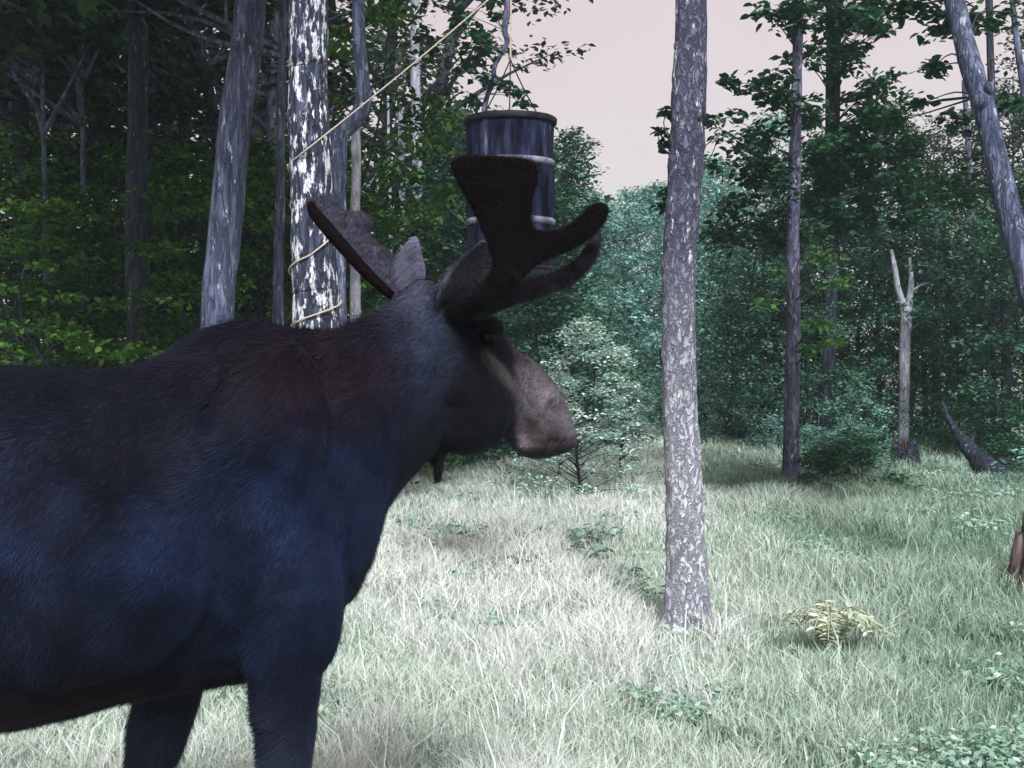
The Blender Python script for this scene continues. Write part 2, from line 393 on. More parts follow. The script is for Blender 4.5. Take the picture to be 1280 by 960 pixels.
# ---------------------------------------------------------------- the moose
A_BODY = math.radians(18); P0 = np.array([(300 - 640) / F * 3.35, 3.35])
def plane_pt(px, py, org, a, lat):
    k = (px - 640) / F; ca, sa = math.cos(a), math.sin(a)
    s = (k * (org[1] + lat * ca) - org[0] + lat * sa) / (ca - k * sa)
    y = org[1] + s * sa + lat * ca; x = org[0] + s * ca - lat * sa
    return np.array([x, y, H + (YH - py) / F * y])
CA, SA = math.cos(A_BODY), math.sin(A_BODY)
def to_local(p):
    p = np.asarray(p, float); dx, dy = p[..., 0] - P0[0], p[..., 1] - P0[1]
    return np.stack([dx * CA + dy * SA, -dx * SA + dy * CA, p[..., 2]], -1)
def bp(px, py, lat=0.0): return to_local(plane_pt(px, py, P0, A_BODY, lat))
A_HEAD = math.radians(28); PH = np.array([(556 - 640) / F * 3.56, 3.56])
def hp(px, py, lat=0.0): return to_local(plane_pt(px, py, PH, A_HEAD, lat))
HL = np.array([-math.sin(A_HEAD - A_BODY), math.cos(A_HEAD - A_BODY), 0])      # head's left, in body frame
def wp(px, py, d): return to_local(np.array(at(px, py, d)))

def ring(c, uax, vax, a, b, n=28, top_narrow=0.0, p=2.0):
    th = np.linspace(0, 2 * math.pi, n, endpoint=False); cs, sn = np.cos(th), np.sin(th)
    cs_ = np.sign(cs) * np.abs(cs) ** (2 / p); sn_ = np.sign(sn) * np.abs(sn) ** (2 / p)
    wd = a * (1 - top_narrow * np.clip(cs, 0, 1) ** 1.2)
    return np.asarray(c)[None] + (sn_ * wd)[:, None] * np.asarray(uax)[None] + (cs_ * b)[:, None] * np.asarray(vax)[None]

def ellipsoid(g, c, r, rot=None, n=14):
    th = np.linspace(0.12, math.pi - .12, n); R = []
    for t in th:
        ph = np.linspace(0, 2 * math.pi, 18, endpoint=False)
        v = np.stack([np.sin(t) * np.cos(ph) * r[0], np.sin(t) * np.sin(ph) * r[1], np.full(18, np.cos(t) * r[2])], 1)
        if rot is not None: v = v @ np.array(rot.to_matrix()).T
        R.append(v + np.asarray(c))
    g.rings(R)

def remesh(g, voxel, smooth):
    "voxel union of the collected lofts -> verts, quads"
    v, q, t = g.arrays(); me = np_mesh('tmp', v, q, t)
    ob = bpy.data.objects.new('tmp', me); COL.objects.link(ob)
    bm = bmesh.new(); bm.from_mesh(me); bmesh.ops.recalc_face_normals(bm, faces=bm.faces); bm.to_mesh(me); bm.free()
    md = ob.modifiers.new('r', 'REMESH'); md.mode = 'VOXEL'; md.voxel_size = voxel
    if smooth: sm = ob.modifiers.new('s', 'SMOOTH'); sm.iterations = smooth; sm.factor = .5
    ev = ob.evaluated_get(bpy.context.evaluated_depsgraph_get()); m2 = bpy.data.meshes.new_from_object(ev)
    V = np.zeros(len(m2.vertices) * 3); m2.vertices.foreach_get('co', V)
    nl = np.zeros(len(m2.loops), np.int32); m2.loops.foreach_get('vertex_index', nl)
    tot = np.zeros(len(m2.polygons), np.int32); m2.polygons.foreach_get('loop_total', tot)
    assert (tot == 4).all()
    bpy.data.objects.remove(ob); bpy.data.meshes.remove(me); bpy.data.meshes.remove(m2)
    return V.reshape(-1, 3), nl.reshape(-1, 4)

def build_moose():
    root = empty('moose', (P0[0], P0[1], 0), A_BODY)
    tag(root, 'dark bull moose with velvet antlers standing in the pale grass', 'moose')
    g = Geo(); L = np.array([0, 1., 0]); UP = np.array([0, 0, 1.])
    # --- trunk of the body: top and bottom outlines along the spine
    top = np.array([bp(*p) for p in [(0, 458), (60, 461), (130, 460), (190, 449), (220, 430), (250, 411), (280, 400), (300, 397), (335, 401), (380, 414)]])
    bot = np.array([bp(*p) for p in [(0, 908), (80, 893), (165, 872), (250, 859), (300, 850)]])
    ts = np.concatenate([[-1.82, -1.72, -1.55, -1.3, -1.0, -.8], top[:, 0], [.30, .36, .40]])
    tz = np.concatenate([[1.40, 1.56, 1.65, 1.70, 1.70, 1.71], top[:, 2], [1.70, 1.58, 1.44]])
    bs = np.concatenate([[-1.82, -1.72, -1.55, -1.3, -1.0, -.8], bot[:, 0], [.10, .20, .30, .36, .40]])
    bz = np.concatenate([[1.30, 1.12, 1.02, .98, .90, .86], bot[:, 2], [.93, .985, 1.09, 1.21, 1.33]])
    ws = [-1.82, -1.7, -1.5, -1.2, -.9, -.6, -.3, 0, .15, .25, .33, .40]
    ww = [.03, .19, .28, .33, .36, .355, .32, .285, .255, .22, .17, .06]
    R = []
    for s in np.concatenate([np.linspace(-1.82, .40, 46)]):
        a, c = np.interp(s, ts, tz), np.interp(s, bs, bz)
        nar = np.interp(s, [-1.3, -.5, -.15, .05, .3], [.25, .35, .62, .62, .35])
        R.append(ring((s, 0, (a + c) / 2), L, UP, np.interp(s, ws, ww), (a - c) / 2, 32, nar, 2.25))
    g.rings(R)
    # --- neck: (upper pixel, lower pixel, half width, sideways shift)
    R = []
    for (a, c, wd, sh) in [((318, 402), (405, 735), .20, 0), ((360, 408), (446, 700), .19, 0), ((405, 412), (468, 660), .175, .0), ((440, 402), (484, 632), .16, .01), ((470, 387), (508, 604), .145, .02),
                           ((500, 366), (540, 572), .13, .035), ((524, 348), (556, 545), .118, .05), ((545, 352), (570, 520), .10, .06)]:
        A, C = bp(*a, sh), bp(*c, sh); v = (A - C) / 2; b = np.linalg.norm(v)
        R.append(ring((A + C) / 2, L, v / b, wd, b, 28, .42, 2.2))
    g.rings(R)
    # --- head, in its own plane turned further away
    R = []
    for (a, c, wd, nar) in [((540, 362), (546, 480), .07, .3), ((556, 366), (546, 548), .105, .25), ((578, 378), (560, 566), .120, .2), ((602, 394), (588, 568), .124, .2), ((619, 408), (612, 560), .112, .25),
                            ((634, 428), (627, 546), .090, .45), ((651, 440), (634, 545), .078, .5), ((669, 453), (642, 560), .070, .5), ((684, 466), (650, 570), .066, .5), ((695, 480), (662, 573), .066, .4),
                            ((703, 500), (682, 571), .064, .25), ((709, 524), (699, 567), .056, .1), ((715, 546), (709, 564), .040, 0)]:
        A, C = hp(*a), hp(*c); v = (A - C) / 2; b = np.linalg.norm(v)
        R.append(ring((A + C) / 2, HL, v / b, wd, b, 28, nar, 2.2))
    g.rings(R)
    for s in (-1, 1):                                                             # brow, cheek ridge, nostril rim, lip
        ellipsoid(g, hp(611, 409, .098 * s), (.05, .030, .028))
        ellipsoid(g, hp(576, 470, .10 * s), (.07, .035, .08))
        g.tube([[*hp(604, 440, .118 * s), .018], [*hp(636, 476, .094 * s), .020], [*hp(660, 512, .070 * s), .017], [*hp(682, 538, .060 * s), .011]], n=10, m=14)
        ellipsoid(g, hp(690, 502, .052 * s), (.026, .022, .030))
        ellipsoid(g, hp(664, 556, .056 * s), (.05, .028, .022))
    ellipsoid(g, hp(706, 551, 0), (.030, .042, .026)); ellipsoid(g, hp(711, 555, 0), (.022, .034, .017))
    # jaw pouch and the thin bell hanging under it
    ellipsoid(g, hp(580, 538, 0), (.11, .085, .072)); ellipsoid(g, hp(558, 535, 0), (.06, .075, .065))
    g.tube([[*hp(552, 540), .034], [*hp(549, 566), .023], [*hp(548, 588), .019], [*hp(547, 606), .012]], n=10, m=10)
    # shoulder blade, upper arm and thigh muscle
    from mathutils import Euler
    for s in (-1, 1):
        ellipsoid(g, (.02, .20 * s, 1.46), (.17, .09, .36), Euler((0, math.radians(12), 0)))
        ellipsoid(g, (.11, .19 * s, 1.18), (.135, .09, .27), Euler((0, math.radians(-10), 0)))
        ellipsoid(g, (-1.36, .22 * s, 1.28), (.30, .13, .36))
        ellipsoid(g, (-.42, .27 * s, 1.22), (.34, .09, .26))
    # --- legs: front edge / back edge pixels where seen, then down to the hoof
    def leg(pairs, lat, low, w0):
        P = []
        for (a, c) in pairs:
            A, C = bp(*a, lat), bp(*c, lat); P.append([*((A + C) / 2), np.linalg.norm(A - C) / 2])
        P += low
        P = catmull(P, 40); R = []
        for i, p in enumerate(P):
            f = np.interp(p[2], [.3, .6, .95], [1.0, .86, .72])
            R.append(ring(p[:3], L, np.array([1., 0, 0]), p[3] * f, p[3], 20))
        g.rings(R)
    c = bp(354, 960, -.19)
    leg([((428, 745), (296, 735)), ((406, 805), (302, 815)), ((402, 855), (312, 860)), ((397, 905), (316, 905)), ((388, 960), (319, 960))], -.19,
        [[c[0] - .01, -.185, .53, .070], [c[0] - .01, -.18, .45, .058], [c[0] - .015, -.18, .30, .043], [c[0], -.18, .15, .052], [c[0] + .03, -.18, .06, .060], [c[0] + .04, -.18, 0.0, .068]], 0)
    c = bp(186, 960, .19)
    leg([((275, 790), (165, 800)), ((256, 850), (168, 860)), ((243, 900), (160, 900)), ((222, 960), (152, 960))], .19,
        [[c[0] - .07, .185, .50, .066], [c[0] - .09, .18, .40, .052], [c[0] - .12, .18, .27, .043], [c[0] - .13, .18, .13, .052], [c[0] - .11, .18, .05, .060], [c[0] - .10, .18, 0.0, .066]], 0)
    for s, off in ((-1, 0), (1, -.28)):
        leg([], .2 * s, [[-1.36 + off * .4, .2 * s, 1.15, .22], [-1.30 + off * .6, .2 * s, .98, .15], [-1.38 + off * .8, .2 * s, .82, .09], [-1.50 + off, .2 * s, .66, .068], [-1.49 + off, .2 * s, .56, .058], [-1.47 + off, .2 * s, .35, .045],
                         [-1.46 + off, .2 * s, .15, .052], [-1.43 + off, .2 * s, .05, .062], [-1.42 + off, .2 * s, 0.0, .068]], 0)
    g.tube([[-1.75, 0, 1.52, .05], [-1.84, 0, 1.44, .03], [-1.87, 0, 1.34, .015]], n=10, m=8)
    V, Q = remesh(g, .0095, 7)
    # soft muscle and hide unevenness
    nrm_me = np_mesh('tmp', V, Q); N = np.zeros(len(V) * 3); nrm_me.vertices.foreach_get('normal', N); N = N.reshape(-1, 3); bpy.data.meshes.remove(nrm_me)
    V = V + N * (.006 * vnoise(V * 7, 31) + .004 * vnoise(V * 19, 32))[:, None]
    def dent(q, r, depth):
        nonlocal V
        V = V - N * (depth * np.exp(-(np.linalg.norm(V - q, axis=1) / r) ** 2))[:, None]
    for sg in (-1, 1):
        for (x, y, r, dp) in ((694, 506, .014, .016), (690, 513, .012, .014), (698, 500, .011, .012)): 
            q0 = hp(x, y, .06 * sg); near_ = V[np.argmin(np.linalg.norm((V - hp(x, y, .085 * sg)), axis=1))]; dent(near_, r, dp)
        for (x, y) in ((712, 557), (704, 557), (696, 556), (688, 554), (680, 551), (672, 548), (664, 545)):
            near_ = V[np.argmin(np.linalg.norm(V - hp(x, y, .085 * sg), axis=1))]; dent(near_, .009, .010)
    # --- ears: cupped leaf shapes rooted in the head
    G2 = Geo(); G2.add(V, Q)
    def ear(path, wide, facing, cup=.55):
        P = catmull(path, 18); c = P[:, :3]; T = np.gradient(c, axis=0); T /= np.linalg.norm(T, axis=1)[:, None]
        S = np.cross(T, facing); S /= np.linalg.norm(S, axis=1)[:, None]; Nn = np.cross(S, T)
        t = np.linspace(0, 1, 18); wd = wide * np.maximum(.10, np.sin(math.pi * (t * .86 + .10)) ** .8)
        R = []
        for i in range(18):
            ph = np.linspace(-1, 1, 11)
            inn = c[i] + S[i] * (wd[i] * np.sin(ph * 1.35))[:, None] + Nn[i] * (wd[i] * cup * (1.0 - np.cos(ph * 1.35)))[:, None]
            out = c[i] + S[i] * (wd[i] * 1.04 * np.sin(ph * 1.35))[:, None] + Nn[i] * (wd[i] * cup * (1.0 - np.cos(ph * 1.35)) - .009)[:, None]
            R.append(np.vstack([inn, out[::-1]]))
        G2.rings(R)
    n_body = G2.n
    ear([[*wp(551, 390, 3.53), 0], [*wp(564, 360, 3.50), 0], [*wp(583, 331, 3.47), 0], [*wp(606, 303, 3.44), 0]], .058, np.array([.35, -.75, -.45]))
    ear([[*wp(522, 376, 3.70), 0], [*wp(512, 350, 3.74), 0], [*wp(511, 325, 3.78), 0], [*wp(519, 298, 3.82), 0]], .050, np.array([.5, .85, .1]))
    V, Q, T3 = G2.arrays()
    # --- coat colour by place on the body, with highlights painted in
    n = len(V); mott = vnoise(V * 9, 41) * .5 + vnoise(V * 26, 42) * .5
    base = np.array([.0032, .0036, .0080]); blue = np.array([.0070, .014, .042]); red = np.array([.022, .007, .008]); pale = np.array([.125, .105, .122]); grey = np.array([.055, .058, .085]); brown = np.array([.0042, .0034, .0045])
    C = np.tile(base, (n, 1))
    def mixc(col, f):
        nonlocal C; f = np.clip(f, 0, 1)[:, None]; C = C * (1 - f) + col * f
    flank_light = np.exp(-((V[:, 2] - 1.28) / .27) ** 2) * (.5 + .9 * vnoise(V * 3.2, 43) + .35 * vnoise(V * 12, 44))  # light on the mid-flank, painted in as a bluish band
    mixc(blue, flank_light * (V[:, 0] < .45))
    mixc(red, .45 * np.exp(-(((V[:, 0] - .18) / .22) ** 2 + ((V[:, 2] - 1.72) / .13) ** 2)) + .5 * sstep(1.02, .92, V[:, 2]) * (V[:, 2] > .8) * (V[:, 0] < .0))
    hc = hp(600, 470); dirh = hp(712, 540) - hp(560, 400); dirh /= np.linalg.norm(dirh)
    hs = (V - hp(560, 400)) @ dirh; isH = sstep(.38, .46, V[:, 0])
    mixc(brown, isH * sstep(.02, .12, hs))
    hd = hp(720, 462) - hp(625, 482); hd /= np.linalg.norm(hd); hx = (V - hp(625, 482)) @ hd
    mixc(pale, isH * sstep(-.015, .05, hx + .02 * mott) * (.82 + .3 * mott))
    perp = hp(690, 466) - hp(655, 560); perp -= dirh * (perp @ dirh); perp /= np.linalg.norm(perp); ht = (V - hp(560, 400)) @ perp
    mixc(np.array([.020, .014, .014]), isH * sstep(.0, .05, hx) * sstep(.01, -.07, ht) * .9)
    for sg in (-1, 1):                                          # painted highlight along the cheek ridge, dark lip line
        for k in range(24):
            q = catmull([hp(608, 438, .125 * sg), hp(636, 476, .108 * sg), hp(660, 510, .086 * sg), hp(684, 538, .070 * sg)], 24)[k]
            mixc(np.array([.16, .145, .15]), .22 * np.exp(-(np.linalg.norm(V - q, axis=1) / .016) ** 2))
            q = catmull([hp(718, 556, .02 * sg), hp(700, 556, .06 * sg), hp(676, 552, .074 * sg), hp(655, 543, .082 * sg)], 24)[k]
            mixc(np.array([.004, .003, .003]), .35 * np.exp(-(np.linalg.norm(V - q, axis=1) / .010) ** 2))
    for q, rr in ((hp(693, 507, -.078), .022), (hp(693, 507, .078), .022)):
        mixc(np.array([.012, .008, .010]), np.exp(-(np.linalg.norm(V - q, axis=1) / rr) ** 2) * 1.1)
    mixc(grey, np.exp(-(np.linalg.norm((V - bp(522, 368, .02)) * np.array([1, .5, .55]), axis=1) / .07) ** 2) * .9)  # highlight on the mane painted in grey
    mixc(np.array([.022, .030, .058]), .8 * np.exp(-(((V[:, 0] - bp(528, 430)[0]) / .07) ** 2 + ((V[:, 2] - bp(528, 430)[2]) / .14) ** 2)))  # the painted highlight carried on down the neck
    mixc(np.array([.026, .034, .062]), sstep(.92, .70, V[:, 2]) * (.5 + .4 * (V[:, 1] > .05)))  # bluish light painted onto the paler legs, stronger on the far side
    C[n_body:] = np.array([.085, .085, .125])
    C *= (1 + .35 * mott)[:, None]; C = np.clip(C, .002, 1)
    C4 = np.concatenate([C, np.ones((n, 1))], 1)
    m, nn, l, b, o = newmat('dark_moose_coat')
    ca = nn.new('ShaderNodeAttribute'); ca.attribute_name = 'coat'; l.new(ca.outputs['Color'], b.inputs['Base Color'])
    b.inputs['Roughness'].default_value = .7; b.inputs['Specular IOR Level'].default_value = .10
    b.inputs['Sheen Weight'].default_value = .07; b.inputs['Sheen Tint'].default_value = (.35, .45, .9, 1); b.inputs['Sheen Roughness'].default_value = .5
    M['coat'] = m
    body = link('body', np_mesh('moose_body', V, Q, T3, color=C4), m, root)
    # --- short coat of hair lying backward and down
    rng = np.random.default_rng(5)
    tri = np.vstack([Q[:, :3], Q[:, [0, 2, 3]]]); a, b_, c_ = V[tri[:, 0]], V[tri[:, 1]], V[tri[:, 2]]
    nr = np.cross(b_ - a, c_ - a); ar = np.linalg.norm(nr, axis=1); cen = (a + b_ + c_) / 3
    vis = (cen[:, 0] > -.85) & (cen[:, 2] > .4); ar2 = ar * vis; K = 230000
    f = rng.choice(len(tri), K, p=ar2 / ar2.sum()); u1, u2 = rng.uniform(0, 1, (2, K)); fl = u1 + u2 > 1; u1[fl] = 1 - u1[fl]; u2[fl] = 1 - u2[fl]
    p = a[f] + (b_[f] - a[f]) * u1[:, None] + (c_[f] - a[f]) * u2[:, None]; nf = nr[f] / np.maximum(ar[f], 1e-12)[:, None]
    flow = np.array([-.75, 0, -.65]) + rng.normal(0, .30, (K, 3)) + .5 * np.stack([vnoise(p * 6, 51), vnoise(p * 6, 52), vnoise(p * 6, 53)], 1)
    flow -= nf * (flow * nf).sum(1)[:, None]; flow /= np.linalg.norm(flow, axis=1)[:, None]
    face = sstep(.42, .5, p[:, 0]); mane = np.exp(-(((p[:, 0] - .25) / .35) ** 2)) * sstep(1.55, 1.8, p[:, 2])
    ln = (.021 + .022 * mane - .011 * face) * rng.uniform(.6, 1.4, K) * (1 + .45 * vnoise(p * 11, 58))
    dirn = flow + nf * rng.uniform(.15, .5, K)[:, None]
    side = np.cross(flow, nf) * (.0009 * rng.uniform(.7, 1.5, K))[:, None]
    HV = np.stack([p - side, p + side, p + dirn * ln[:, None]], 1).reshape(-1, 3)
    HT = np.arange(K * 3).reshape(-1, 3)
    hc4 = C4[tri[f, 0]].copy(); hc4[:, :3] *= (rng.uniform(.5, 1.7, K) * (1 + .55 * vnoise(p * np.array([22, 22, 14]), 57)))[:, None]
    coat = link('coat', np_mesh('moose_coat', HV, None, HT, smooth=False, color=np.repeat(hc4, 3, 0)), m, root); coat['kind'] = 'stuff'
    # --- eyes
    for s in (-1, 1):
        g = Geo(); ellipsoid(g, hp(611, 421, .117 * s), (.021, .015, .018)); link('eye', g.mesh('moose_eye'), M['eye'], root)
    # --- hooves
    for (s, lt) in ((bp(354, 960, -.19)[0] + .045, -.18), (bp(186, 960, .19)[0] - .095, .18), (-1.41, -.2), (-1.69, .2)):
        g = Geo()
        for q in (-1, 1):
            g.rings([ring((s + .01 + e * .02, lt + .033 * q, z), (0, 1, 0), (1, 0, 0), .033 * k, .085 * k, 16) for (z, k, e) in ((-.004, 1.0, 1.2), (.03, .98, .7), (.07, .8, 0), (.10, .62, -.4))])
        link('hoof', g.mesh('moose_hoof'), M['hoof'], root)
    # --- antlers
    def slab(g, outline, dist, thick):
        "outline in photo pixels laid on a surface whose distance is dist(px, py)"
        n = len(outline); O = np.array(outline, float); O = catmull(np.vstack([O, O[:1]]), 110)[:-1]; n = len(O)
        f = np.array([wp(x, y, dist(x, y) - thick / 2) for x, y in O]); k = np.array([wp(x, y, dist(x, y) + thick / 2) for x, y in O])
        bm = bmesh.new(); A = [bm.verts.new(v) for v in f]; B = [bm.verts.new(v) for v in k]
        bm.faces.new(A); bm.faces.new(B[::-1])
        for i in range(n): j = (i + 1) % n; bm.faces.new((A[j], A[i], B[i], B[j]))
        bmesh.ops.triangulate(bm, faces=[x for x in bm.faces if len(x.verts) > 4])
        bm.verts.index_update(); vv = np.array([v.co for v in bm.verts]); q = [[v.index for v in x.verts] for x in bm.faces if len(x.verts) == 4]; t = [[v.index for v in x.verts] for x in bm.faces if len(x.verts) == 3]
        bm.free(); g.add(vv, q, t)
    def antler_obj(g, mat, name_me, sm=5):
        v, q = remesh(g, .0062, sm); nv = vnoise(v * 30, 61)
        v = v + (np.stack([nv, vnoise(v * 30, 62), vnoise(v * 30, 63)], 1) * .0016)
        o = link('antler', np_mesh(name_me, v, q), mat, root); fuzz(o, v, q, 26000, (.010, .008, .010) if mat is M['velvet'] else (.05, .048, .07), .007, len(v)); return o
    def fuzz(parent, v, q, k, col, ln, seed):
        r_ = np.random.default_rng(seed); t3 = np.vstack([q[:, :3], q[:, [0, 2, 3]]]); a0, b0, c0 = v[t3[:, 0]], v[t3[:, 1]], v[t3[:, 2]]
        nn_ = np.cross(b0 - a0, c0 - a0); ar_ = np.linalg.norm(nn_, axis=1); f_ = r_.choice(len(t3), k, p=ar_ / ar_.sum()); w1, w2 = r_.uniform(0, .5, (2, k))
        p_ = a0[f_] + (b0[f_] - a0[f_]) * w1[:, None] + (c0[f_] - a0[f_]) * w2[:, None]; n_ = nn_[f_] / np.maximum(ar_[f_], 1e-12)[:, None]
        dr = n_ + r_.normal(0, .45, (k, 3)); sd = np.cross(dr, r_.normal(0, 1, (k, 3))); sd *= (.0006 / np.maximum(np.linalg.norm(sd, axis=1), 1e-9))[:, None]
        hv = np.stack([p_ - sd, p_ + sd, p_ + dr * (ln * r_.uniform(.5, 1.4, k))[:, None]], 1).reshape(-1, 3)
        cc = np.concatenate([np.array(col)[None] * r_.uniform(.75, 1.25, k)[:, None], np.ones((k, 1))], 1)
        o_ = link('velvet_fuzz', np_mesh('velvet_fuzz', hv, None, np.arange(k * 3).reshape(-1, 3), smooth=False, color=np.repeat(cc, 3, 0)), M['coat'], parent); o_['kind'] = 'stuff'
    g = Geo()
    dist = lambda x, y: 3.30 + .10 * (x - 620) / 100 + .035 * ((y - 330) / 100)
    slab(g, [(563, 204), (572, 197), (600, 195), (635, 196), (660, 200), (672, 208), (672, 220), (665, 243), (661, 265), (663, 281), (672, 289), (690, 289), (710, 282), (727, 268), (740, 256), (752, 253), (761, 260), (759, 272), (747, 289), (728, 305), (700, 318), (672, 330), (656, 345), (640, 362), (618, 378), (598, 374), (606, 352), (616, 330), (610, 305), (596, 272), (580, 240), (566, 216)], dist, .030)
    g.tube([[*wp(568, 392, 3.50), .034], [*wp(590, 380, 3.42), .032], [*wp(614, 362, 3.33), .034], [*wp(640, 338, 3.31), .028]], n=14, m=14)
    a1 = antler_obj(g, M['velvet'], 'near_antler')
    a1['label'] = 'broad dark antler palm turned to the viewer with a curved forward tine'
    # its inner brow tine
    g = Geo()
    P = catmull([[*wp(592, 388, 3.42), .032], [*wp(626, 373, 3.43), .030], [*wp(666, 361, 3.45), .026], [*wp(704, 348, 3.48), .026], [*wp(730, 328, 3.50), .024], [*wp(743, 304, 3.52), .019], [*wp(744, 286, 3.53), .012]], 30)
    T = np.gradient(P[:, :3], axis=0); T /= np.linalg.norm(T, axis=1)[:, None]; R = []
    for p, t in zip(P, T):
        s = np.cross(t, np.array([-.3, .9, .25])); s /= np.linalg.norm(s); R.append(ring(p[:3], s, np.cross(s, t), p[3] * 1.05, p[3] * .85, 16))
    g.rings(R); v, q = remesh(g, .006, 4)
    t1 = link('tine', np_mesh('brow_tine', v, q), M['velvet_mid'], a1); fuzz(a1, v, q, 9000, (.024, .022, .032), .007, 3); t1['label'] = 'grey inner brow tine curving up behind the palm'
    # far antler: narrow paddle reaching back behind the neck
    g = Geo()
    P = catmull([[*wp(545, 392, 3.62), .028, .028], [*wp(515, 380, 3.72), .030, .026], [*wp(488, 352, 3.80), .036, .022], [*wp(456, 318, 3.88), .052, .020], [*wp(426, 284, 3.95), .060, .020], [*wp(402, 262, 4.0), .040, .018], [*wp(390, 254, 4.02), .018, .014]], 34)
    T = np.gradient(P[:, :3], axis=0); T /= np.linalg.norm(T, axis=1)[:, None]; R = []
    for p, t in zip(P, T):
        s = np.cross(t, np.array([-.15, -.85, .62])); s /= np.linalg.norm(s); R.append(ring(p[:3], s, np.cross(s, t), p[3], p[4], 18))
    ellipsoid(g, wp(446, 280, 3.95), (.05, .03, .04)); ellipsoid(g, wp(404, 254, 4.02), (.05, .025, .022)); ellipsoid(g, wp(470, 322, 3.88), (.05, .03, .04))
    g.rings(R); a2 = antler_obj(g, M['velvet_lit'], 'far_antler', 4); a2['label'] = 'narrow grey antler paddle slanting back beyond the neck'
    g = Geo()      # dark edge of that paddle, in the shaded velvet tone
    g.tube([[*wp(490, 370, 3.74), .014], [*wp(462, 345, 3.79), .018], [*wp(432, 312, 3.86), .020], [*wp(408, 284, 3.92), .021], [*wp(393, 266, 3.96), .019], [*wp(388, 255, 3.98), .013]], n=12, m=20)
    g2 = g.mesh('antler_edge'); e = link('velvet_edge', g2, M['velvet'], a2)
    return root
build_moose()

# ---------------------------------------------------------------- tree parts
def stem(name, pix, d, mat, parent, n=14, m=60, rough=.006, freq=9, seed=0, zs=.35, top=None, knots=()):
    "trunk from photo pixels (px, py, width px[, distance]); joins the ground and may go on above the frame"
    pts = []
    for p in pix:
        dd = p[3] if len(p) > 3 else d; q = at(p[0], p[1], dd); pts.append([*q, p[2] / F * dd / 2])
    if top: pts = [top] + pts
    g = Geo(); g.tube(np.array(pts), n=n, m=m, rough=rough, freq=freq, seed=seed, zs=zs)
    for (kx, ky, kd, kr) in knots:
        ellipsoid(g, at(kx, ky, kd), (kr, kr, kr * 1.2), n=8)
    o = link(name, g.mesh(name), mat, parent)
    if parent: o.matrix_parent_inverse = Matrix.Translation(-parent.location)
    return o

def foot(pix_last, d, extra=1.35):
    "point where the stem meets the ground below its last seen pixel"
    x = (pix_last[0] - 640) / F * d
    py = YH + (H - gz1(x, d) + .12) * F / d
    return (pix_last[0], py, pix_last[2] * extra)

def pixel_crown(name, blobs, mat, parent, seed, size=.09, per=60, flat=.55, tmpl=LEAF6, tq=LEAF6Q):
    "leaf clumps given as (px, py, radius px, distance, count factor)"
    rng = np.random.default_rng(seed); C = []
    for (px, py, rp, d, k) in blobs:
        R = rp / F * d; nsub = max(2, int((R / .33) ** 2 * 3.2))
        for i in range(nsub):
            a = rng.uniform(0, 2 * math.pi); q = math.sqrt(rng.uniform()) * max(0, R - .16)
            c = at(px, py, d); C.append((c.x + q * math.cos(a), d + rng.normal(0, R * .5), c.z + q * math.sin(a), min(R, .33) * rng.uniform(.7, 1.2), k))
    me = leaf_mesh(name, C, size, rng, per=per, flat=flat, tmpl=tmpl, tq=tq)
    o = link(name, me, mat, parent); o['kind'] = 'stuff'
    if parent: o.matrix_parent_inverse = Matrix.Translation(-parent.location)
    return o, C

def twigs(name, clumps, root_pts, mat, parent, seed, r0=.012):
    "thin limbs from the nearest stem point to each leaf clump"
    rng = np.random.default_rng(seed); g = Geo(); R = np.asarray([list(p) for p in root_pts], float)
    for c in clumps:
        c = np.asarray(c[:3]); dz = R.copy(); dz[:, 2] += .3; i = np.argmin(np.linalg.norm(dz - c, axis=1)); b = R[i]
        mid = (b + c) / 2 + rng.normal(0, .05, 3) + np.array([0, 0, .06])
        g.tube([[*b, r0], [*mid, r0 * .65], [*c, .003]], n=5, m=7)
    o = link(name, g.mesh(name), mat, parent); o['kind'] = 'stuff'
    if parent: o.matrix_parent_inverse = Matrix.Translation(-parent.location)
    return o

def high_crown(parent, base, z0, z1, rad, mat, seed, ta=None, tb_=None, n=90, per=42, size=.21):
    "the crown of a tall tree, above the picture"
    rng = np.random.default_rng(seed)
    C = [(x + base.x, y + base.y, z, r) for (x, y, z, r) in crown_clumps(rng, z0, z1, rad, n, (.4, .8))]
    me = leaf_mesh('crown', C, size, rng, per=per, flat=.45, tmpl=LEAF4, tq=LEAF4Q)
    o = link('crown', me, mat, parent); o['kind'] = 'stuff'; o.matrix_parent_inverse = Matrix.Translation(-parent.location)
    g = Geo()
    for c in C[::3]:
        zb = max(z0 - .5, c[2] - 1.2); f = 0 if ta is None else min(1, max(0, (zb - ta.z) / max(.1, tb_.z - ta.z))); b = np.array([base.x, base.y, zb]) if ta is None else np.array([ta.x + (tb_.x - ta.x) * f, ta.y + (tb_.y - ta.y) * f, zb]); cc = np.array(c[:3]); mid = (b + cc) / 2 + rng.normal(0, .1, 3)
        g.tube([[*b, .04], [*mid, .022], [*cc, .006]], n=5, m=6)
    o = link('limbs', g.mesh('limbs'), M['bark_grey'], parent); o['kind'] = 'stuff'; o.matrix_parent_inverse = Matrix.Translation(-parent.location)

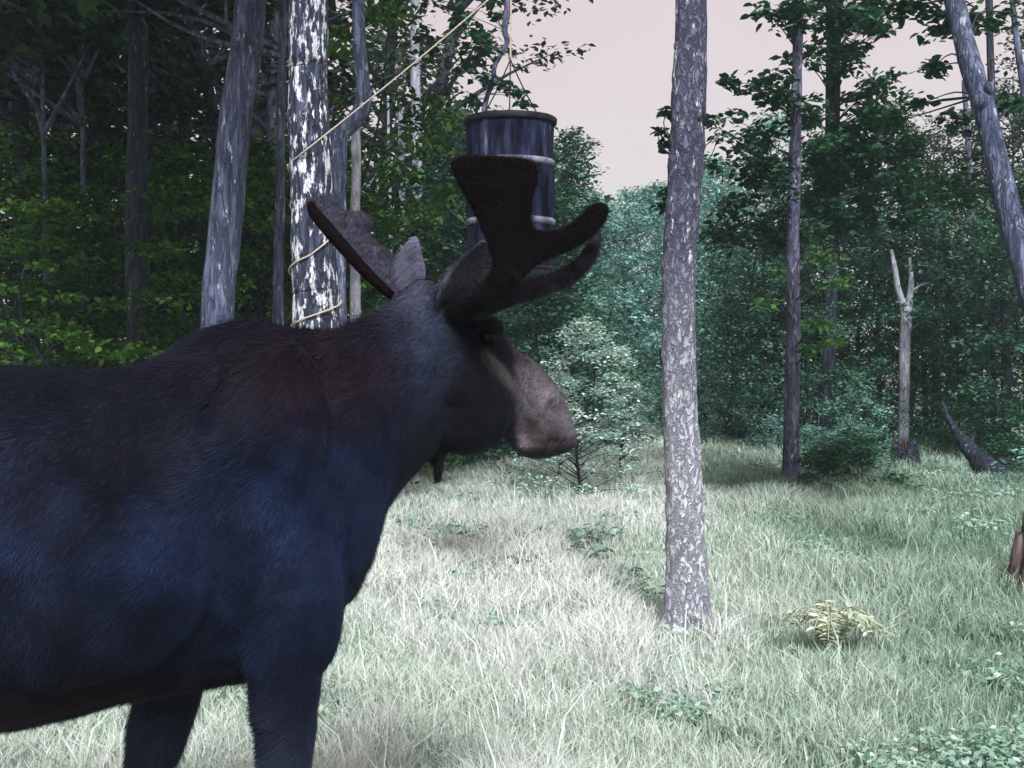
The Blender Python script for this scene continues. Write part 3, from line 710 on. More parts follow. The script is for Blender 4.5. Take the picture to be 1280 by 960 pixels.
def seen_tree(name, pix, d, mat, label, n=14, m=70, rough=.006, freq=9, zs=.35, seed=0, crown=None, group=None, knots=(), cat='tree'):
    last = pix[-1]; f = foot(last, last[3] if len(last) > 3 else d)
    full = list(pix) + [(f[0] + (f[0] - pix[-1][0]), f[1], f[2])] if f[1] > last[1] + 4 else list(pix)
    fx = full[-1]; dd = fx[3] if len(fx) > 3 else d
    x = (fx[0] - 640) / F * dd; base = Vector((x, dd, gz1(x, dd)))
    root = empty(name, base); tag(root, label, cat, group)
    first = pix[0]; p0 = at(first[0], first[1], first[3] if len(first) > 3 else d); p1 = at(pix[1][0], pix[1][1], pix[1][3] if len(pix[1]) > 3 else d)
    top = None
    if crown:
        dirv = (p0 - p1).normalized(); k = (crown[1] - 1.0 - p0.z) / max(dirv.z, .2); t = p0 + dirv * max(k, .5); top = [t.x, t.y, t.z, first[2] / F * d / 2 * .35]
    stem('trunk', full, d, mat, root, n, m, rough, freq, seed, zs, top, knots)
    if crown:
        c = Vector((top[0], top[1], 0)); c = Vector(((p0.x + top[0]) / 2 - (1.2 if p0.x < 0 else -1.6 if p0.x > 2 else 0), (p0.y + top[1]) / 2, 0))
        high_crown(root, c, crown[0], crown[1], crown[2], crown[3], seed + 500, p0, Vector(top[:3]))
    return root

# ---------------------------------------------------------------- the named trees of the photograph
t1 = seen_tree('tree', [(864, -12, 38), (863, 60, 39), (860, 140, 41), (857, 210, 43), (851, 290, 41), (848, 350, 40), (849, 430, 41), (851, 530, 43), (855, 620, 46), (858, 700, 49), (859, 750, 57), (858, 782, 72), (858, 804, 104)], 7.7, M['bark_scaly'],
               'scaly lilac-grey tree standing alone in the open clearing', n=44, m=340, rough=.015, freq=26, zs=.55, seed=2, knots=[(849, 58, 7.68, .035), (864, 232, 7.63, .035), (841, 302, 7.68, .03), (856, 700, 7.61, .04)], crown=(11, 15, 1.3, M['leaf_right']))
_, C = pixel_crown('leaf_sprigs', [(832, 140, 10, 8.0, .5), (836, 180, 15, 8.1, .8), (826, 165, 8, 8.0, .4), (838, 240, 16, 8.2, .8), (828, 258, 10, 8.1, .4), (892, 150, 12, 8.1, .4), (890, 205, 15, 8.2, .6), (900, 170, 12, 8.2, .4)], M['leaf_right'], t1, 71, .055, 34, .7)
twigs('twigs', C, [at(862, y, 7.7) for y in range(20, 330, 25)], M['bark_dark'], t1, 72, .006)

t2 = seen_tree('tree', [(999, -10, 12), (996, 100, 13), (994, 200, 14), (991, 300, 16), (992, 400, 17), (990, 480, 19), (989, 560, 20), (988, 596, 22)], 17.4, M['bark_grey'],
               'slim straight grey tree at the meadow edge with bright leafy sprays', n=20, m=160, rough=.012, freq=14, seed=3)
RB = [(965, 110, 42, 16.8, .8), (935, 170, 40, 17, .8), (945, 230, 48, 17.5, 1), (915, 280, 40, 18, 1), (985, 25, 34, 17, .9), (1000, 150, 36, 17.5, .9), (958, 20, 22, 17, .5), (910, 105, 14, 17, .4), (985, 280, 44, 18, 1)]
_, C = pixel_crown('crown', RB, M['leaf_right'], t2, 73, .13, 56, .5); twigs('branches', C, [at(995, y, 17.4) for y in range(-40, 330, 20)], M['bark_dark'], t2, 74, .012)
_, C = pixel_crown('bright_spray', [(1030, 320, 26, 16.6, 1), (1045, 355, 24, 16.5, 1), (1020, 395, 28, 16.6, 1), (1040, 430, 22, 16.6, 1), (1010, 440, 18, 16.7, .8), (960, 380, 20, 16.8, .7), (975, 340, 14, 16.8, .6)], M['leaf_bright'], t2, 75, .11, 30, .35)
twigs('twigs', C, [at(991, y, 17.4) for y in range(300, 470, 20)], M['bark_dark'], t2, 76, .008)

t3 = seen_tree('tree', [(1043, -10, 18), (1041, 120, 18), (1040, 240, 18), (1038, 380, 17), (1035, 480, 18), (1034, 555, 19)], 22.5, M['bark_dark'],
               'dark straight maple with dense crown behind the slim grey tree', n=16, m=90, rough=.012, freq=10, seed=4)
RB = [(1060, 50, 48, 21, 1), (1010, 70, 30, 21, .8), (1085, 130, 48, 21.5, 1), (1050, 175, 52, 21.5, 1.1), (1065, 235, 60, 22, 1.1), (1115, 195, 46, 22, 1), (1020, 235, 40, 22, 1), (1100, 20, 36, 21, 1), (1040, 10, 44, 21, 1), (1130, 245, 50, 23, 1)]
_, C = pixel_crown('crown', RB, M['leaf_right'], t3, 77, .145, 54, .5); twigs('branches', C, [at(1040, y, 22.5) for y in range(-40, 330, 20)], M['bark_dark'], t3, 78, .014)

t4 = seen_tree('tree', [(1193, 0, 24, 9.6), (1210, 70, 26, 9.5), (1228, 130, 27, 9.4), (1246, 200, 28, 9.3), (1264, 275, 29, 9.2), (1290, 370, 31, 9.1), (1345, 560, 34, 9.0), (1412, 750, 40, 9.0)], 9.0, M['bark_blue'],
               'leaning blue-grey tree with a knot, slanting at the right side of the woods', n=26, m=200, rough=.010, freq=18, seed=5, crown=(6.2, 10, 1.3, M['leaf_right']), knots=[(1226, 126, 9.32, .055), (1236, 110, 9.34, .04)])
RB = [(1170, 40, 30, 11, .9), (1165, 85, 24, 11, .8), (1195, 150, 30, 11.5, .9), (1160, 235, 46, 12, 1.1), (1235, 215, 40, 11.5, 1), (1265, 130, 22, 11, .7), (1250, 15, 36, 10.5, 1), (1205, 245, 40, 12, 1), (1262, 245, 36, 12, 1), (1150, 130, 16, 12, .5), (1120, 150, 20, 12, .6), (1180, 15, 40, 10.8, 1), (1130, 10, 30, 11, 1), (1215, 30, 14, 10.6, .5)]
_, C = pixel_crown('leaf_sprays', RB, M['leaf_right'], t4, 79, .09, 52, .5); twigs('branches', C, [at(1193 + (y * .27), y, 9.7) for y in range(-60, 260, 20)], M['bark_dark'], t4, 80, .010)

# pale forked dead tree
d5 = 23.0; b5 = on_ground(1130, d5); t5 = empty('dead_tree', b5); tag(t5, 'pale leafless forked dead tree in front of dark right-hand woods', 'tree')
g = Geo(); P = lambda *a: [[*at(x, y, d5), w / F * d5 / 2] for (x, y, w) in a]
g.tube(np.array(P((1133, 385, 16), (1131, 430, 14), (1130, 500, 13), (1129, 560, 15), (1129, 572, 18))), n=14, m=60, rough=.01, freq=12, seed=8)
g.tube(np.array(P((1114, 312, 4), (1118, 335, 7), (1122, 360, 8), (1131, 388, 10))), n=10, m=26, rough=.008, freq=12, seed=9)
g.tube(np.array(P((1137, 322, 4), (1139, 345, 6), (1138, 366, 8), (1134, 390, 10))), n=10, m=26, rough=.008, freq=12, seed=10)
g.tube(np.array(P((1180, 343, 2), (1165, 352, 3), (1150, 357, 3), (1138, 366, 4))), n=7, m=14)
o = link('trunk', g.mesh('forked_trunk'), M['bark_pale'], t5); o.matrix_parent_inverse = Matrix.Translation(-t5.location)

for (pix, d, mt, lab, sd) in [
    ([(1236, -10, 9), (1240, 120, 9), (1250, 260, 10), (1255, 350, 11), (1257, 450, 12), (1258, 540, 12)], 21.0, 'bark_dark', 'dark thin tree just right of the fallen leaning log', 21),
    ([(1205, 100, 6), (1214, 250, 7), (1219, 400, 8), (1222, 545, 9)], 22.5, 'bark_grey', 'thin grey-brown stem rising behind the leaning dead log', 22),
    ([(1264, -10, 6), (1272, 60, 8), (1281, 120, 9), (1298, 260, 10), (1306, 500, 12)], 16.0, 'bark_blue', 'thin bluish stem crossing the sky beside the leaning tree', 23),
    ([(1170, 260, 5), (1172, 400, 6), (1173, 520, 7)], 26, 'bark_grey', 'faint thin stem right of the pale forked dead tree', 24),
    ([(172, -10, 22), (173, 60, 24), (172, 150, 25), (171, 250, 28), (172, 350, 30), (174, 440, 31)], 13.0, 'bark_dark', 'dark trunk with pale lichen at its foot, standing above the moose back', 25),
    ([(314, -10, 38), (308, 60, 39), (294, 150, 40), (287, 230, 41), (278, 320, 41), (272, 400, 42)], 10.0, 'bark_blue', 'leaning blue-grey trunk rising behind the hump of the moose', 26),
    ([(352, 100, 10), (350, 240, 12), (348, 330, 13), (348, 410, 14)], 12.0, 'bark_blue', 'thin dark-blue stem close behind the lichen-covered trunk', 27),
    ([(519, -10, 10), (519, 90, 12), (521, 170, 13), (522, 300, 14), (522, 400, 15)], 24.0, 'bark_pale', 'pale slender tree rising behind the ear of the moose', 28),
    ([(500, 110, 6), (502, 200, 8), (504, 320, 9), (505, 400, 10)], 25.0, 'bark_pale', 'thin pale stem with mottled bark between two slender trees', 29),
    ([(485, 120, 3), (486, 200, 4), (488, 300, 5)], 25.5, 'bark_pale', 'very thin pale sapling stem beside two slender trees', 30),
    ([(445, 150, 11), (445, 210, 12), (444, 280, 12), (444, 400, 14)], 12.5, 'bark_pale', 'pale straight stem behind the crooked-topped tree', 31),
    ([(56, 240, 6), (58, 330, 7), (60, 420, 8), (62, 470, 9)], 15.0, 'bark_blue', 'short-looking thin stem at the far dark end of the woods', 32),
    ([(104, 260, 6), (105, 340, 7), (105, 420, 8), (104, 470, 9)], 15.5, 'bark_blue', 'thin grey stem left of the dark lichen-footed trunk', 33),
    ([(118, -10, 14), (122, 150, 15), (124, 300, 16), (124, 460, 18)], 18, 'bark_dark', 'almost black trunk deep in the woods by the dark trunk', 34),
    ([(228, -10, 12), (230, 150, 13), (228, 300, 14), (228, 420, 15)], 19, 'bark_dark', 'almost black trunk seen between the two big blue-grey trunks', 35),
    ([(24, -10, 18), (26, 150, 19), (28, 300, 20), (28, 470, 22)], 17, 'bark_dark', 'almost black trunk at the outermost edge of the dark woods', 36),
    ([(698, 225, 6), (700, 300, 7), (701, 420, 8)], 27, 'bark_pale', 'thin grey stem among the blue-green trees beside the drum', 37),
    ([(666, 340, 3.5), (666, 400, 4), (667, 470, 5)], 24, 'bark_pale', 'thin whitish sapling stem under the hanging drum', 38),
]:
    cr = {25: (6.0, 12, 2.9, M['leaf_deep']), 26: (5.6, 11, 2.9, M['leaf_deep']), 36: (5.5, 12, 2.9, M['leaf_deep']), 34: (5.5, 12, 2.9, M['leaf_deep']), 35: (5.5, 12, 2.9, M['leaf_deep']), 33: (5.2, 10, 2.6, M['leaf_deep']), 32: (5.0, 10, 2.6, M['leaf_deep']), 27: (5.2, 9, 2.2, M['leaf_deep'])}.get(sd)
    seen_tree('tree', pix, d, M[mt], lab, n=18 if d < 14 else 12, m=120 if d < 14 else 60, rough=.010 if d < 14 else .006, freq=14, seed=sd, crown=cr)

# big lichen trunk that the rope is tied to
tl = seen_tree('tree', [(386, -12, 46), (385, 60, 47), (386, 150, 50), (388, 220, 52), (391, 300, 55), (394, 360, 58), (395, 410, 60)], 8.4, M['bark_lichen'],
               'thick trunk spotted with white lichen and wound with rope', n=36, m=240, rough=.014, freq=18, seed=41, crown=(5.2, 11, 2.1, M['leaf_deep']))
# crooked-topped tree behind it
tc_ = seen_tree('tree', [(447, -12, 15), (449, 50, 16), (453, 100, 18), (454, 130, 20), (444, 150, 22), (429, 163, 22), (423, 180, 22), (422, 230, 22), (421, 320, 23), (421, 410, 24)], 9.6, M['bark_blue'],
                'crooked tree whose stem kinks sideways, behind the lichen trunk', n=22, m=220, rough=.008, freq=16, seed=42, crown=(5.8, 10, 1.7, M['leaf_left']))

# leafy sapling behind the drum
ts = seen_tree('sapling', [(637, -14, 9), (634, 14, 9), (631, 38, 8), (634, 52, 7), (626, 68, 6), (618, 84, 6), (617, 102, 6), (610, 118, 6), (606, 134, 7), (604, 170, 8), (604, 300, 9), (605, 420, 10)], 22.5, M['bark_grey'],
               'crooked leafy sapling against the sky just behind the drum', n=10, m=130, rough=.006, freq=20, seed=43, cat='sapling')
_, C = pixel_crown('crown', [(570, 10, 16, 22.4, .6), (585, 30, 20, 22.4, .8), (600, 50, 24, 22.4, 1), (575, 25, 10, 22.4, .5), (595, 75, 22, 22.4, 1), (582, 82, 14, 22.4, .7), (604, 100, 15, 22.4, .8), (632, 105, 14, 22.4, .8), (645, 115, 10, 22.4, .6), (592, 128, 14, 22.4, .8), (640, 66, 8, 22.4, .4), (655, 130, 9, 22.4, .5), (622, 20, 10, 22.4, .4), (612, 5, 14, 22.4, .6)], M['leaf_right'], ts, 81, .15, 34, .7)
twigs('twigs', C, [at(632, 10, 22.5), at(631, 38, 22.5), at(620, 80, 22.5), at(610, 118, 22.5)], M['bark_dark'], ts, 82, .009)

# ---------------------------------------------------------------- forest prototypes
def proto_tree(kind, seed):
    rng = np.random.default_rng(seed); g = Geo()
    if kind == 'maple':
        hgt = 12; C = crown_clumps(rng, 2.2, 12, 2.5, 110, (.4, .75)); size, per, fl, tp, tq_ = .15, 44, .35, LEAF4, LEAF4Q; r0 = .13
    elif kind == 'understory':
        hgt = 5; C = crown_clumps(rng, .5, 5, 1.5, 64, (.28, .5)); size, per, fl, tp, tq_ = .105, 52, .26, LEAF6, LEAF6Q; r0 = .035
    elif kind == 'edge':
        hgt = 6.5; C = crown_clumps(rng, .2, 6.5, 1.7, 120, (.3, .55), 'dome'); size, per, fl, tp, tq_ = .12, 44, .5, LEAF4, LEAF4Q; r0 = .05
    elif kind == 'spire':
        hgt = 6.2; C = crown_clumps(rng, .2, 6.2, 1.35, 110, (.25, .42), 'cone'); size, per, fl, tp, tq_ = .10, 50, .45, LEAF4, LEAF4Q; r0 = .06
    elif kind == 'shrub':
        hgt = 1.7; C = crown_clumps(rng, .05, 1.6, .95, 44, (.18, .32), 'dome'); size, per, fl, tp, tq_ = .085, 40, .6, LEAF4, LEAF4Q; r0 = .015
    else:                                                        # small weed bush
        hgt = 1.0; C = crown_clumps(rng, .05, .85, .5, 26, (.10, .18), 'dome'); size, per, fl, tp, tq_ = .06, 34, .7, LEAF4, LEAF4Q; r0 = .008
    bend = rng.normal(0, .05 * hgt, (4, 2)); zs_ = np.array([-.15, .33, .66, 1]) * hgt
    path = np.array([[bend[i, 0] * (i > 0), bend[i, 1] * (i > 0), zs_[i], r0 * (1.1, .75, .45, .1)[i]] for i in range(4)])
    g.tube(path, n=10, m=40, rough=r0 * .10, freq=14, seed=seed)
    def trunk_at(z):
        return np.array([np.interp(z, path[:, 2], path[:, 0]), np.interp(z, path[:, 2], path[:, 1]), z]), np.interp(z, path[:, 2], path[:, 3])
    C = [(c[0] + trunk_at(c[2])[0][0], c[1] + trunk_at(c[2])[0][1], c[2], c[3]) for c in C]
    branch_geo(g, C, trunk_at, rng, 2 if hgt < 7 else 3, r0 * .35)
    return g.mesh(kind + '_trunk'), leaf_mesh(kind + '_crown', C, size, rng, per=per, flat=fl, tmpl=tp, tq=tq_)
PROTO = {k: [proto_tree(k, 900 + i * 17 + j) for j in range(nv)] for i, (k, nv) in enumerate([('maple', 3), ('understory', 3), ('edge', 3), ('spire', 2), ('shrub', 3), ('weed', 2)])}
MCACHE = {}
def plant(kind, x, y, leaf, label, group, cat='tree', name='tree', sc=1.0, sxy=1.0, rng=RNG, bark='bark_dark', var=None):
    protos = PROTO[kind]; i = int(rng.integers(len(protos))) if var is None else var
    if (kind, i, leaf, bark) not in MCACHE:
        a, b = protos[i]; a = a.copy(); b = b.copy(); a.materials.append(M[bark]); b.materials.append(M[leaf]); MCACHE[(kind, i, leaf, bark)] = (a, b)
    a, b = MCACHE[(kind, i, leaf, bark)]
    root = empty(name, (x, y, gz1(x, y)), float(rng.uniform(0, 2 * math.pi))); root.scale = (sc * sxy, sc * sxy, sc)
    tag(root, label, cat, group)
    link('trunk' if cat == 'tree' else 'stems', a, None, root); c = link('crown' if cat == 'tree' else 'foliage', b, None, root); c['kind'] = 'stuff'
    return root

rng = np.random.default_rng(77)
LAB_DEEP = ('tall leafy tree deep in the dark woods behind the moose', 'tall trees of the dark woods behind the moose')
LAB_UND = ('young green understory tree growing between the dark trunks behind the moose', 'understory trees between the trunks behind the moose')
LAB_RT = ('tall dark maple deep in the woods behind the pale forked dead tree', 'tall maples behind the forked dead tree')
LAB_EDGE = ('bushy blue-green tree at the far end of the clearing beyond the drum', 'bushy trees at the far end of the clearing')
LAB_SPIRE = ('dark green narrow tree standing behind the drum and the antlers', 'narrow trees behind the drum')
LAB_SHR = ('low blue-green shrub at the foot of the woods along the meadow edge', 'shrubs along the meadow edge')
LAB_RU = ('leafy dark-green undergrowth tree below the maples right of the lone tree', 'undergrowth trees below the maples')
def near(labs, px, table):
    where = next(w for lim, w in table if px < lim); return (labs[0] + ' ' + where, labs[1] + ' ' + where)
LEFT_T = [(140, 'near the dark lichen-footed trunk'), (300, 'near the leaning blue-grey trunk'), (430, 'near the thick lichen trunk'), (9999, 'near the pale slender tree')]
RIGHT_T = [(1010, 'near the slim grey tree'), (1090, 'near the dark straight maple'), (1175, 'near the forked dead tree'), (9999, 'near the leaning dead log')]
EDGE_T = [(32.5, 'in the front rank'), (39, 'in the middle rank'), (9999, 'in the rear rank')]
LAB_DEEP = ('tall leafy tree deep in the dark woods', 'tall dark-woods trees'); LAB_UND = ('young green understory tree', 'understory trees')
LAB_LOW = ('low dark bushy tree deep under the canopy', 'low bushy trees'); LAB_RT = ('tall dark background maple', 'background maples')
LAB_RU = ('leafy dark-green undergrowth tree', 'undergrowth trees'); LAB_EDGE = ('bushy blue-green tree at the clearing far end', 'bushy far-end trees')
def X_(px, d): return (px - 640) / F * d
# left woods: walls of tall trees, understory in front
for d, step in ((19, 2.4), (24, 2.6), (30, 3.0), (38, 3.4), (48, 4.0)):
    for x in np.arange(X_(-120, d), X_(500 if d < 28 else 540, d), step):
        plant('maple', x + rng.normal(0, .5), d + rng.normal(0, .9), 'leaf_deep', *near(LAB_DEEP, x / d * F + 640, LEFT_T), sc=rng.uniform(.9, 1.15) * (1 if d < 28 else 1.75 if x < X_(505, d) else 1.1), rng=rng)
for d, step in ((21, 1.9), (27, 2.4), (34, 3.0)):
    for x in np.arange(X_(-80, d), X_(470, d), step):
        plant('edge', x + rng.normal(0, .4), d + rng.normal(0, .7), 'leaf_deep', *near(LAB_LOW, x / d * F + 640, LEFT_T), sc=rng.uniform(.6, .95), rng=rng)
for (px, d, sc) in [(20, 13.5, .78), (95, 15, .75), (60, 11.5, .66), (140, 14.5, .82), (215, 14, .85), (235, 12, .72), (330, 13.5, .8), (330, 16, .95), (400, 17, .95), (465, 14.5, .62), (455, 19, 1.0), (-40, 14, .85), (480, 17, .8), (200, 17, 1.0), (40, 17, 1.0), (120, 18.5, 1.0)]:
    plant('understory', X_(px, d), d, 'leaf_left', *near(LAB_UND, px, LEFT_T), sc=sc, rng=rng)
# leafy boughs beside the pale slender tree
tb = plant('understory', X_(466, 14), 14.0, 'leaf_left', 'tall green sapling whose boughs overlap the pale slender tree', None, sc=1.35, sxy=.62, rng=rng, cat='tree')
# narrow trees behind drum and antlers
for (px, d, sc) in [(545, 19, .86), (575, 21, .92), (610, 20, .92), (640, 22, .98), (672, 20.5, .86), (700, 23, .98), (560, 24, 1.05), (690, 26, 1.0), (735, 25, .86), (600, 26, 1.12), (650, 27, 1.15), (530, 27, 1.2)]:
    plant('spire', X_(px, d), d, 'leaf_mid', *LAB_SPIRE, sc=sc, sxy=1.15, rng=rng)
# far end of the clearing
for (px, d, sc) in [(700, 31, .86), (745, 32, .92), (790, 33, .95), (835, 31, .95), (880, 31, 1.0), (760, 37, 1.05), (810, 38, 1.1), (720, 38, 1.05), (860, 37, 1.15), (910, 35, 1.2), (680, 34, 1.0), (640, 33, 1.0), (600, 33, 1.0), (940, 32, 1.05), (780, 44, 1.2), (840, 45, 1.25), (700, 45, 1.2), (900, 44, 1.4), (960, 40, 1.5), (740, 52, 1.3), (800, 54, 1.35), (870, 55, 1.5), (660, 52, 1.4)]:
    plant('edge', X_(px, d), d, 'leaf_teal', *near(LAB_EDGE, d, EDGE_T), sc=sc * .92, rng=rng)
# right woods
for (px, d, sc) in [(1090, 27, .52), (1160, 26, .52), (1010, 26, .5), (1230, 24, .5), (960, 28, .5), (1060, 31, .6), (1130, 32, .62), (1210, 30, .62), (1290, 27, .62), (1000, 34, .65), (1100, 38, .72), (1180, 38, .75), (1260, 36, .8), (1340, 32, .9), (1300, 22, .75), (1050, 42, .8), (940, 40, .7), (1150, 46, .9), (1240, 46, .95)]:
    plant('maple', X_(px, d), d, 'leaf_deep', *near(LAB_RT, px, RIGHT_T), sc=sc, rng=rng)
for (px, d, sc) in [(1000, 22, .62), (1060, 24, .7), (1100, 25.5, .75), (1160, 24.5, .72), (1200, 23, .68), (1240, 22.5, .66), (1275, 21, .72), (945, 24, .66), (905, 26, .7), (1190, 27, .9), (1030, 27, .85), (970, 26, .8), (1320, 20, .9), (1120, 29, .95)]:
    plant('edge', X_(px, d), d, 'leaf_mid', *near(LAB_RU, px, RIGHT_T), sc=sc, rng=rng)
# shrubs along the meadow edge
for (px, d, sc) in [(640, 27, .9), (690, 25, .8), (770, 27.5, .85), (800, 28, .95), (835, 27, .8), (880, 26, .95), (920, 25, .9), (955, 23.5, .8), (1010, 20.5, .42), (1055, 20.5, .5), (1080, 22, .8), (1090, 22.5, .6), (1175, 22, .7), (1195, 20.5, .6), (1215, 21, .8), (1280, 19.5, .7), (1240, 20, .6), (1030, 19, .3), (610, 25, .8), (560, 24, .8), (740, 28.5, 1.0), (860, 28, 1.0), (1290, 18, .7), (975, 21.5, .5)]:
    plant('shrub', X_(px, d), d, 'leaf_teal' if px < 1090 else 'leaf_right', *(LAB_SHR if px < 1090 else ('dark green shrub around the rotten stump and leaning log', 'shrubs around the stump and log')), cat='shrub', name='shrub', sc=sc, rng=rng)
# low weed bushes creeping from the right-hand woods into the meadow
for k in range(40):
    px = rng.uniform(1020, 1300); d = rng.uniform(15.5, 20.5) - (.9 if px > 1150 else 0)
    if 1165 < px < 1285 and d < 18.8 or 1095 < px < 1162: continue
    plant('weed', X_(px, d), d, 'leaf_right' if k % 3 else 'leaf_teal', 'low green weed bush creeping from the woods into the meadow by stump and log', 'weed bushes by the stump and log', cat='shrub', name='weed_bush', sc=rng.uniform(.55, 1.0), sxy=1.3, rng=rng)
# the pale bush by the muzzle
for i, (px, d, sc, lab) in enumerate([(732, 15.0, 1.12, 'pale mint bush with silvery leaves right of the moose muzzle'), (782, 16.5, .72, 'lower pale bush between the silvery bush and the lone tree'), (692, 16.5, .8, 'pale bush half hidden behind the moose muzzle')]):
    plant('edge', X_(px, d), d, 'leaf_mint', lab, None, cat='shrub', name='shrub', sc=sc * .30, sxy=1.3, rng=rng)

# ---------------------------------------------------------------- the hanging drum feeder and its rope
DD = 8.1
def drum():
    c = at(638, 140, DD); zt = at(638, 151, DD).z; R = .287
    root = empty('barrel_feeder', (c.x, DD, zt - .98)); tag(root, 'rusty dark steel drum feeder hanging above the clearing', 'barrel')
    m, n, l, b, o = newmat('stained_drum_steel')
    tc = n.new('ShaderNodeTexCoord'); mp_ = n.new('ShaderNodeMapping'); mp_.inputs['Scale'].default_value = (9, 9, 1.6); l.new(tc.outputs['Object'], mp_.inputs[0])
    nz = n.new('ShaderNodeTexNoise'); nz.inputs['Scale'].default_value = 1.6; nz.inputs['Detail'].default_value = 8; nz.inputs['Roughness'].default_value = .65; l.new(mp_.outputs[0], nz.inputs['Vector'])
    r = ramp(n, [(0.40, (.004, .004, .008)), (0.50, (.012, .014, .034)), (0.62, (.03, .034, .07)), (0.76, (.22, .24, .31))]); l.new(nz.outputs[0], r.inputs[0]); l.new(r.outputs[0], b.inputs['Base Color'])
    b.inputs['Roughness'].default_value = .8; b.inputs['Specular IOR Level'].default_value = .05
    bpn = n.new('ShaderNodeBump'); bpn.inputs['Strength'].default_value = .3; bpn.inputs['Distance'].default_value = .01; l.new(nz.outputs[0], bpn.inputs['Height']); l.new(bpn.outputs[0], b.inputs['Normal'])
    worn = plain_mat('worn_bright_steel', (.012, .013, .026), .6, .0, (.24, .25, .31), 11, .3, spec=.05)
    black = plain_mat('black_drum_steel', (.006, .006, .010), .6, .0, (.02, .02, .03), 14, spec=.15)
    def lathe(name, prof, mat, nn=64, parent=root):
        th = np.linspace(0, 2 * math.pi, nn, endpoint=False); g = Geo()
        if name == 'shell':
            zz = np.linspace(prof[0][1], prof[-1][1], 60); prof = [(float(np.interp(-z, [-p[1] for p in prof], [p[0] for p in prof])), float(z)) for z in zz]
        R_ = []
        for (r_, z) in prof:
            dn = vnoise(np.stack([np.cos(th) * 1.6, np.sin(th) * 1.6, np.full(nn, z * 5)], 1), 91) * .007 + vnoise(np.stack([np.cos(th) * 5, np.sin(th) * 5, np.full(nn, z * 14)], 1), 92) * .0025
            rr = r_ + (dn if name in ('shell', 'rolling_hoop', 'lid') else 0 * dn); R_.append(np.stack([rr * np.cos(th), rr * np.sin(th), np.full(nn, z)], 1))
        g.rings(R_)
        return link(name, g.mesh('drum_' + name, smooth=True), mat, parent)
    T = .98; z1 = T - .29; z2 = T - .67
    lathe('shell', [(R - .004, T - .012), (R, T - .03), (R, z1 + .03), (R + .003, z1 + .012), (R + .003, z1 - .012), (R, z1 - .03), (R, z2 + .03), (R + .003, z2 + .012), (R + .003, z2 - .012), (R, z2 - .03), (R, .03), (R - .006, 0.004)], m)
    lathe('lid', [(R + .012, T - .030), (R + .016, T - .022), (R + .016, T + .004), (R + .010, T + .012), (R - .02, T + .012), (.02, T + .004)], black)
    for z in (z1, z2):
        hoop = lathe('rolling_hoop', [(R + .001, z - .022), (R + .010, z - .012), (R + .013, z), (R + .010, z + .012), (R + .001, z + .022)], worn)
    lathe('bottom_chime', [(R - .01, -.008), (R + .008, -.008), (R + .010, .012), (R - .004, .022)], black)
    g = Geo()                                                  # spinner housing below
    th = np.linspace(0, 2 * math.pi, 28, endpoint=False)
    g.rings([np.stack([q * np.cos(th), q * np.sin(th), np.full(28, z)], 1) for (q, z) in ((.13, -.006), (.10, -.05), (.055, -.10), (.055, -.20), (.05, -.205))])
    link('funnel', g.mesh('drum_funnel'), worn, root)
    g = Geo()
    for k in range(3):
        a = 2 * math.pi * k / 3 + .5; g.tube([[.24 * math.cos(a), .24 * math.sin(a), T + .012, .005], [.10 * math.cos(a), .10 * math.sin(a), T + .22, .005], [0, 0, T + .40, .005]], n=6, m=6)
    link('bridle', g.mesh('drum_bridle'), black, root)
    return root, Vector((c.x, DD, zt + .40))
drum_root, hook = drum()
# rope: two turns and a slanting lead from the lichen trunk up to a limb above the picture, then down to the drum
pul = Vector((hook.x, DD, at(638, -24, DD).z))
rope = empty('rope', at(362, 205, 8.4)); tag(rope, 'straw-coloured rope wound round the lichen trunk and running up over a limb', 'rope')
def rope_tube(name, pts, r=.008, m=60):
    P = catmull(np.array([[*p, r] for p in pts]), m); g = Geo(); g.tube(P, n=7, rough=.0015, freq=90, seed=5)
    o = link(name, g.mesh(name), M['rope'], rope); o.matrix_parent_inverse = Matrix.Translation(-rope.location); return o
pa, pb = at(361, 206, 8.38), at(540, 60, 8.14)
rope_tube('lead', [pa, at(372, 196, 8.25), at(392, 180, 8.21), (pa + pb) / 2 + Vector((0, -.04, -.015)), pb, pul], .0052)
rope_tube('drop', [pul, (pul + hook) / 2 + Vector((.004, 0, 0)), hook], .006, 20)
HP = []                                                     # helix of two and a half turns up the trunk
for k in range(90):
    ph = -1.4 * math.pi + k / 89 * 4.4 * math.pi; py = np.interp(ph / math.pi, [-1.4, -.5, .5, 1.5, 2.2, 3.0], [428, 396, 360, 322, 270, 206])
    cx = np.interp(py, [150, 220, 300, 360, 410], [386, 388, 391, 394, 395]); rr = np.interp(py, [150, 220, 300, 360, 410], [50, 52, 55, 58, 60]) / F * 8.4 / 2 + .014
    c = at(cx, py, 8.4); HP.append(Vector((c.x + rr * math.cos(ph), c.y + rr * math.sin(ph), c.z)))
rope_tube('turns', HP, .0058, 220)
# the limb that carries the drum (belongs to the lichen trunk)
g = Geo(); b0 = at(386, -60, 8.4)
g.tube(np.array([[b0.x, b0.y, b0.z - .25, .06], [(b0.x + pul.x) / 2, 8.3, pul.z + .12, .045], [pul.x, DD, pul.z + .035, .034], [pul.x + .7, 7.9, pul.z + .25, .012]]), n=12, m=40, rough=.005, freq=12, seed=12)
o = link('limb', g.mesh('rope_limb'), M['bark_dark'], tl); o.matrix_parent_inverse = Matrix.Translation(-tl.location)

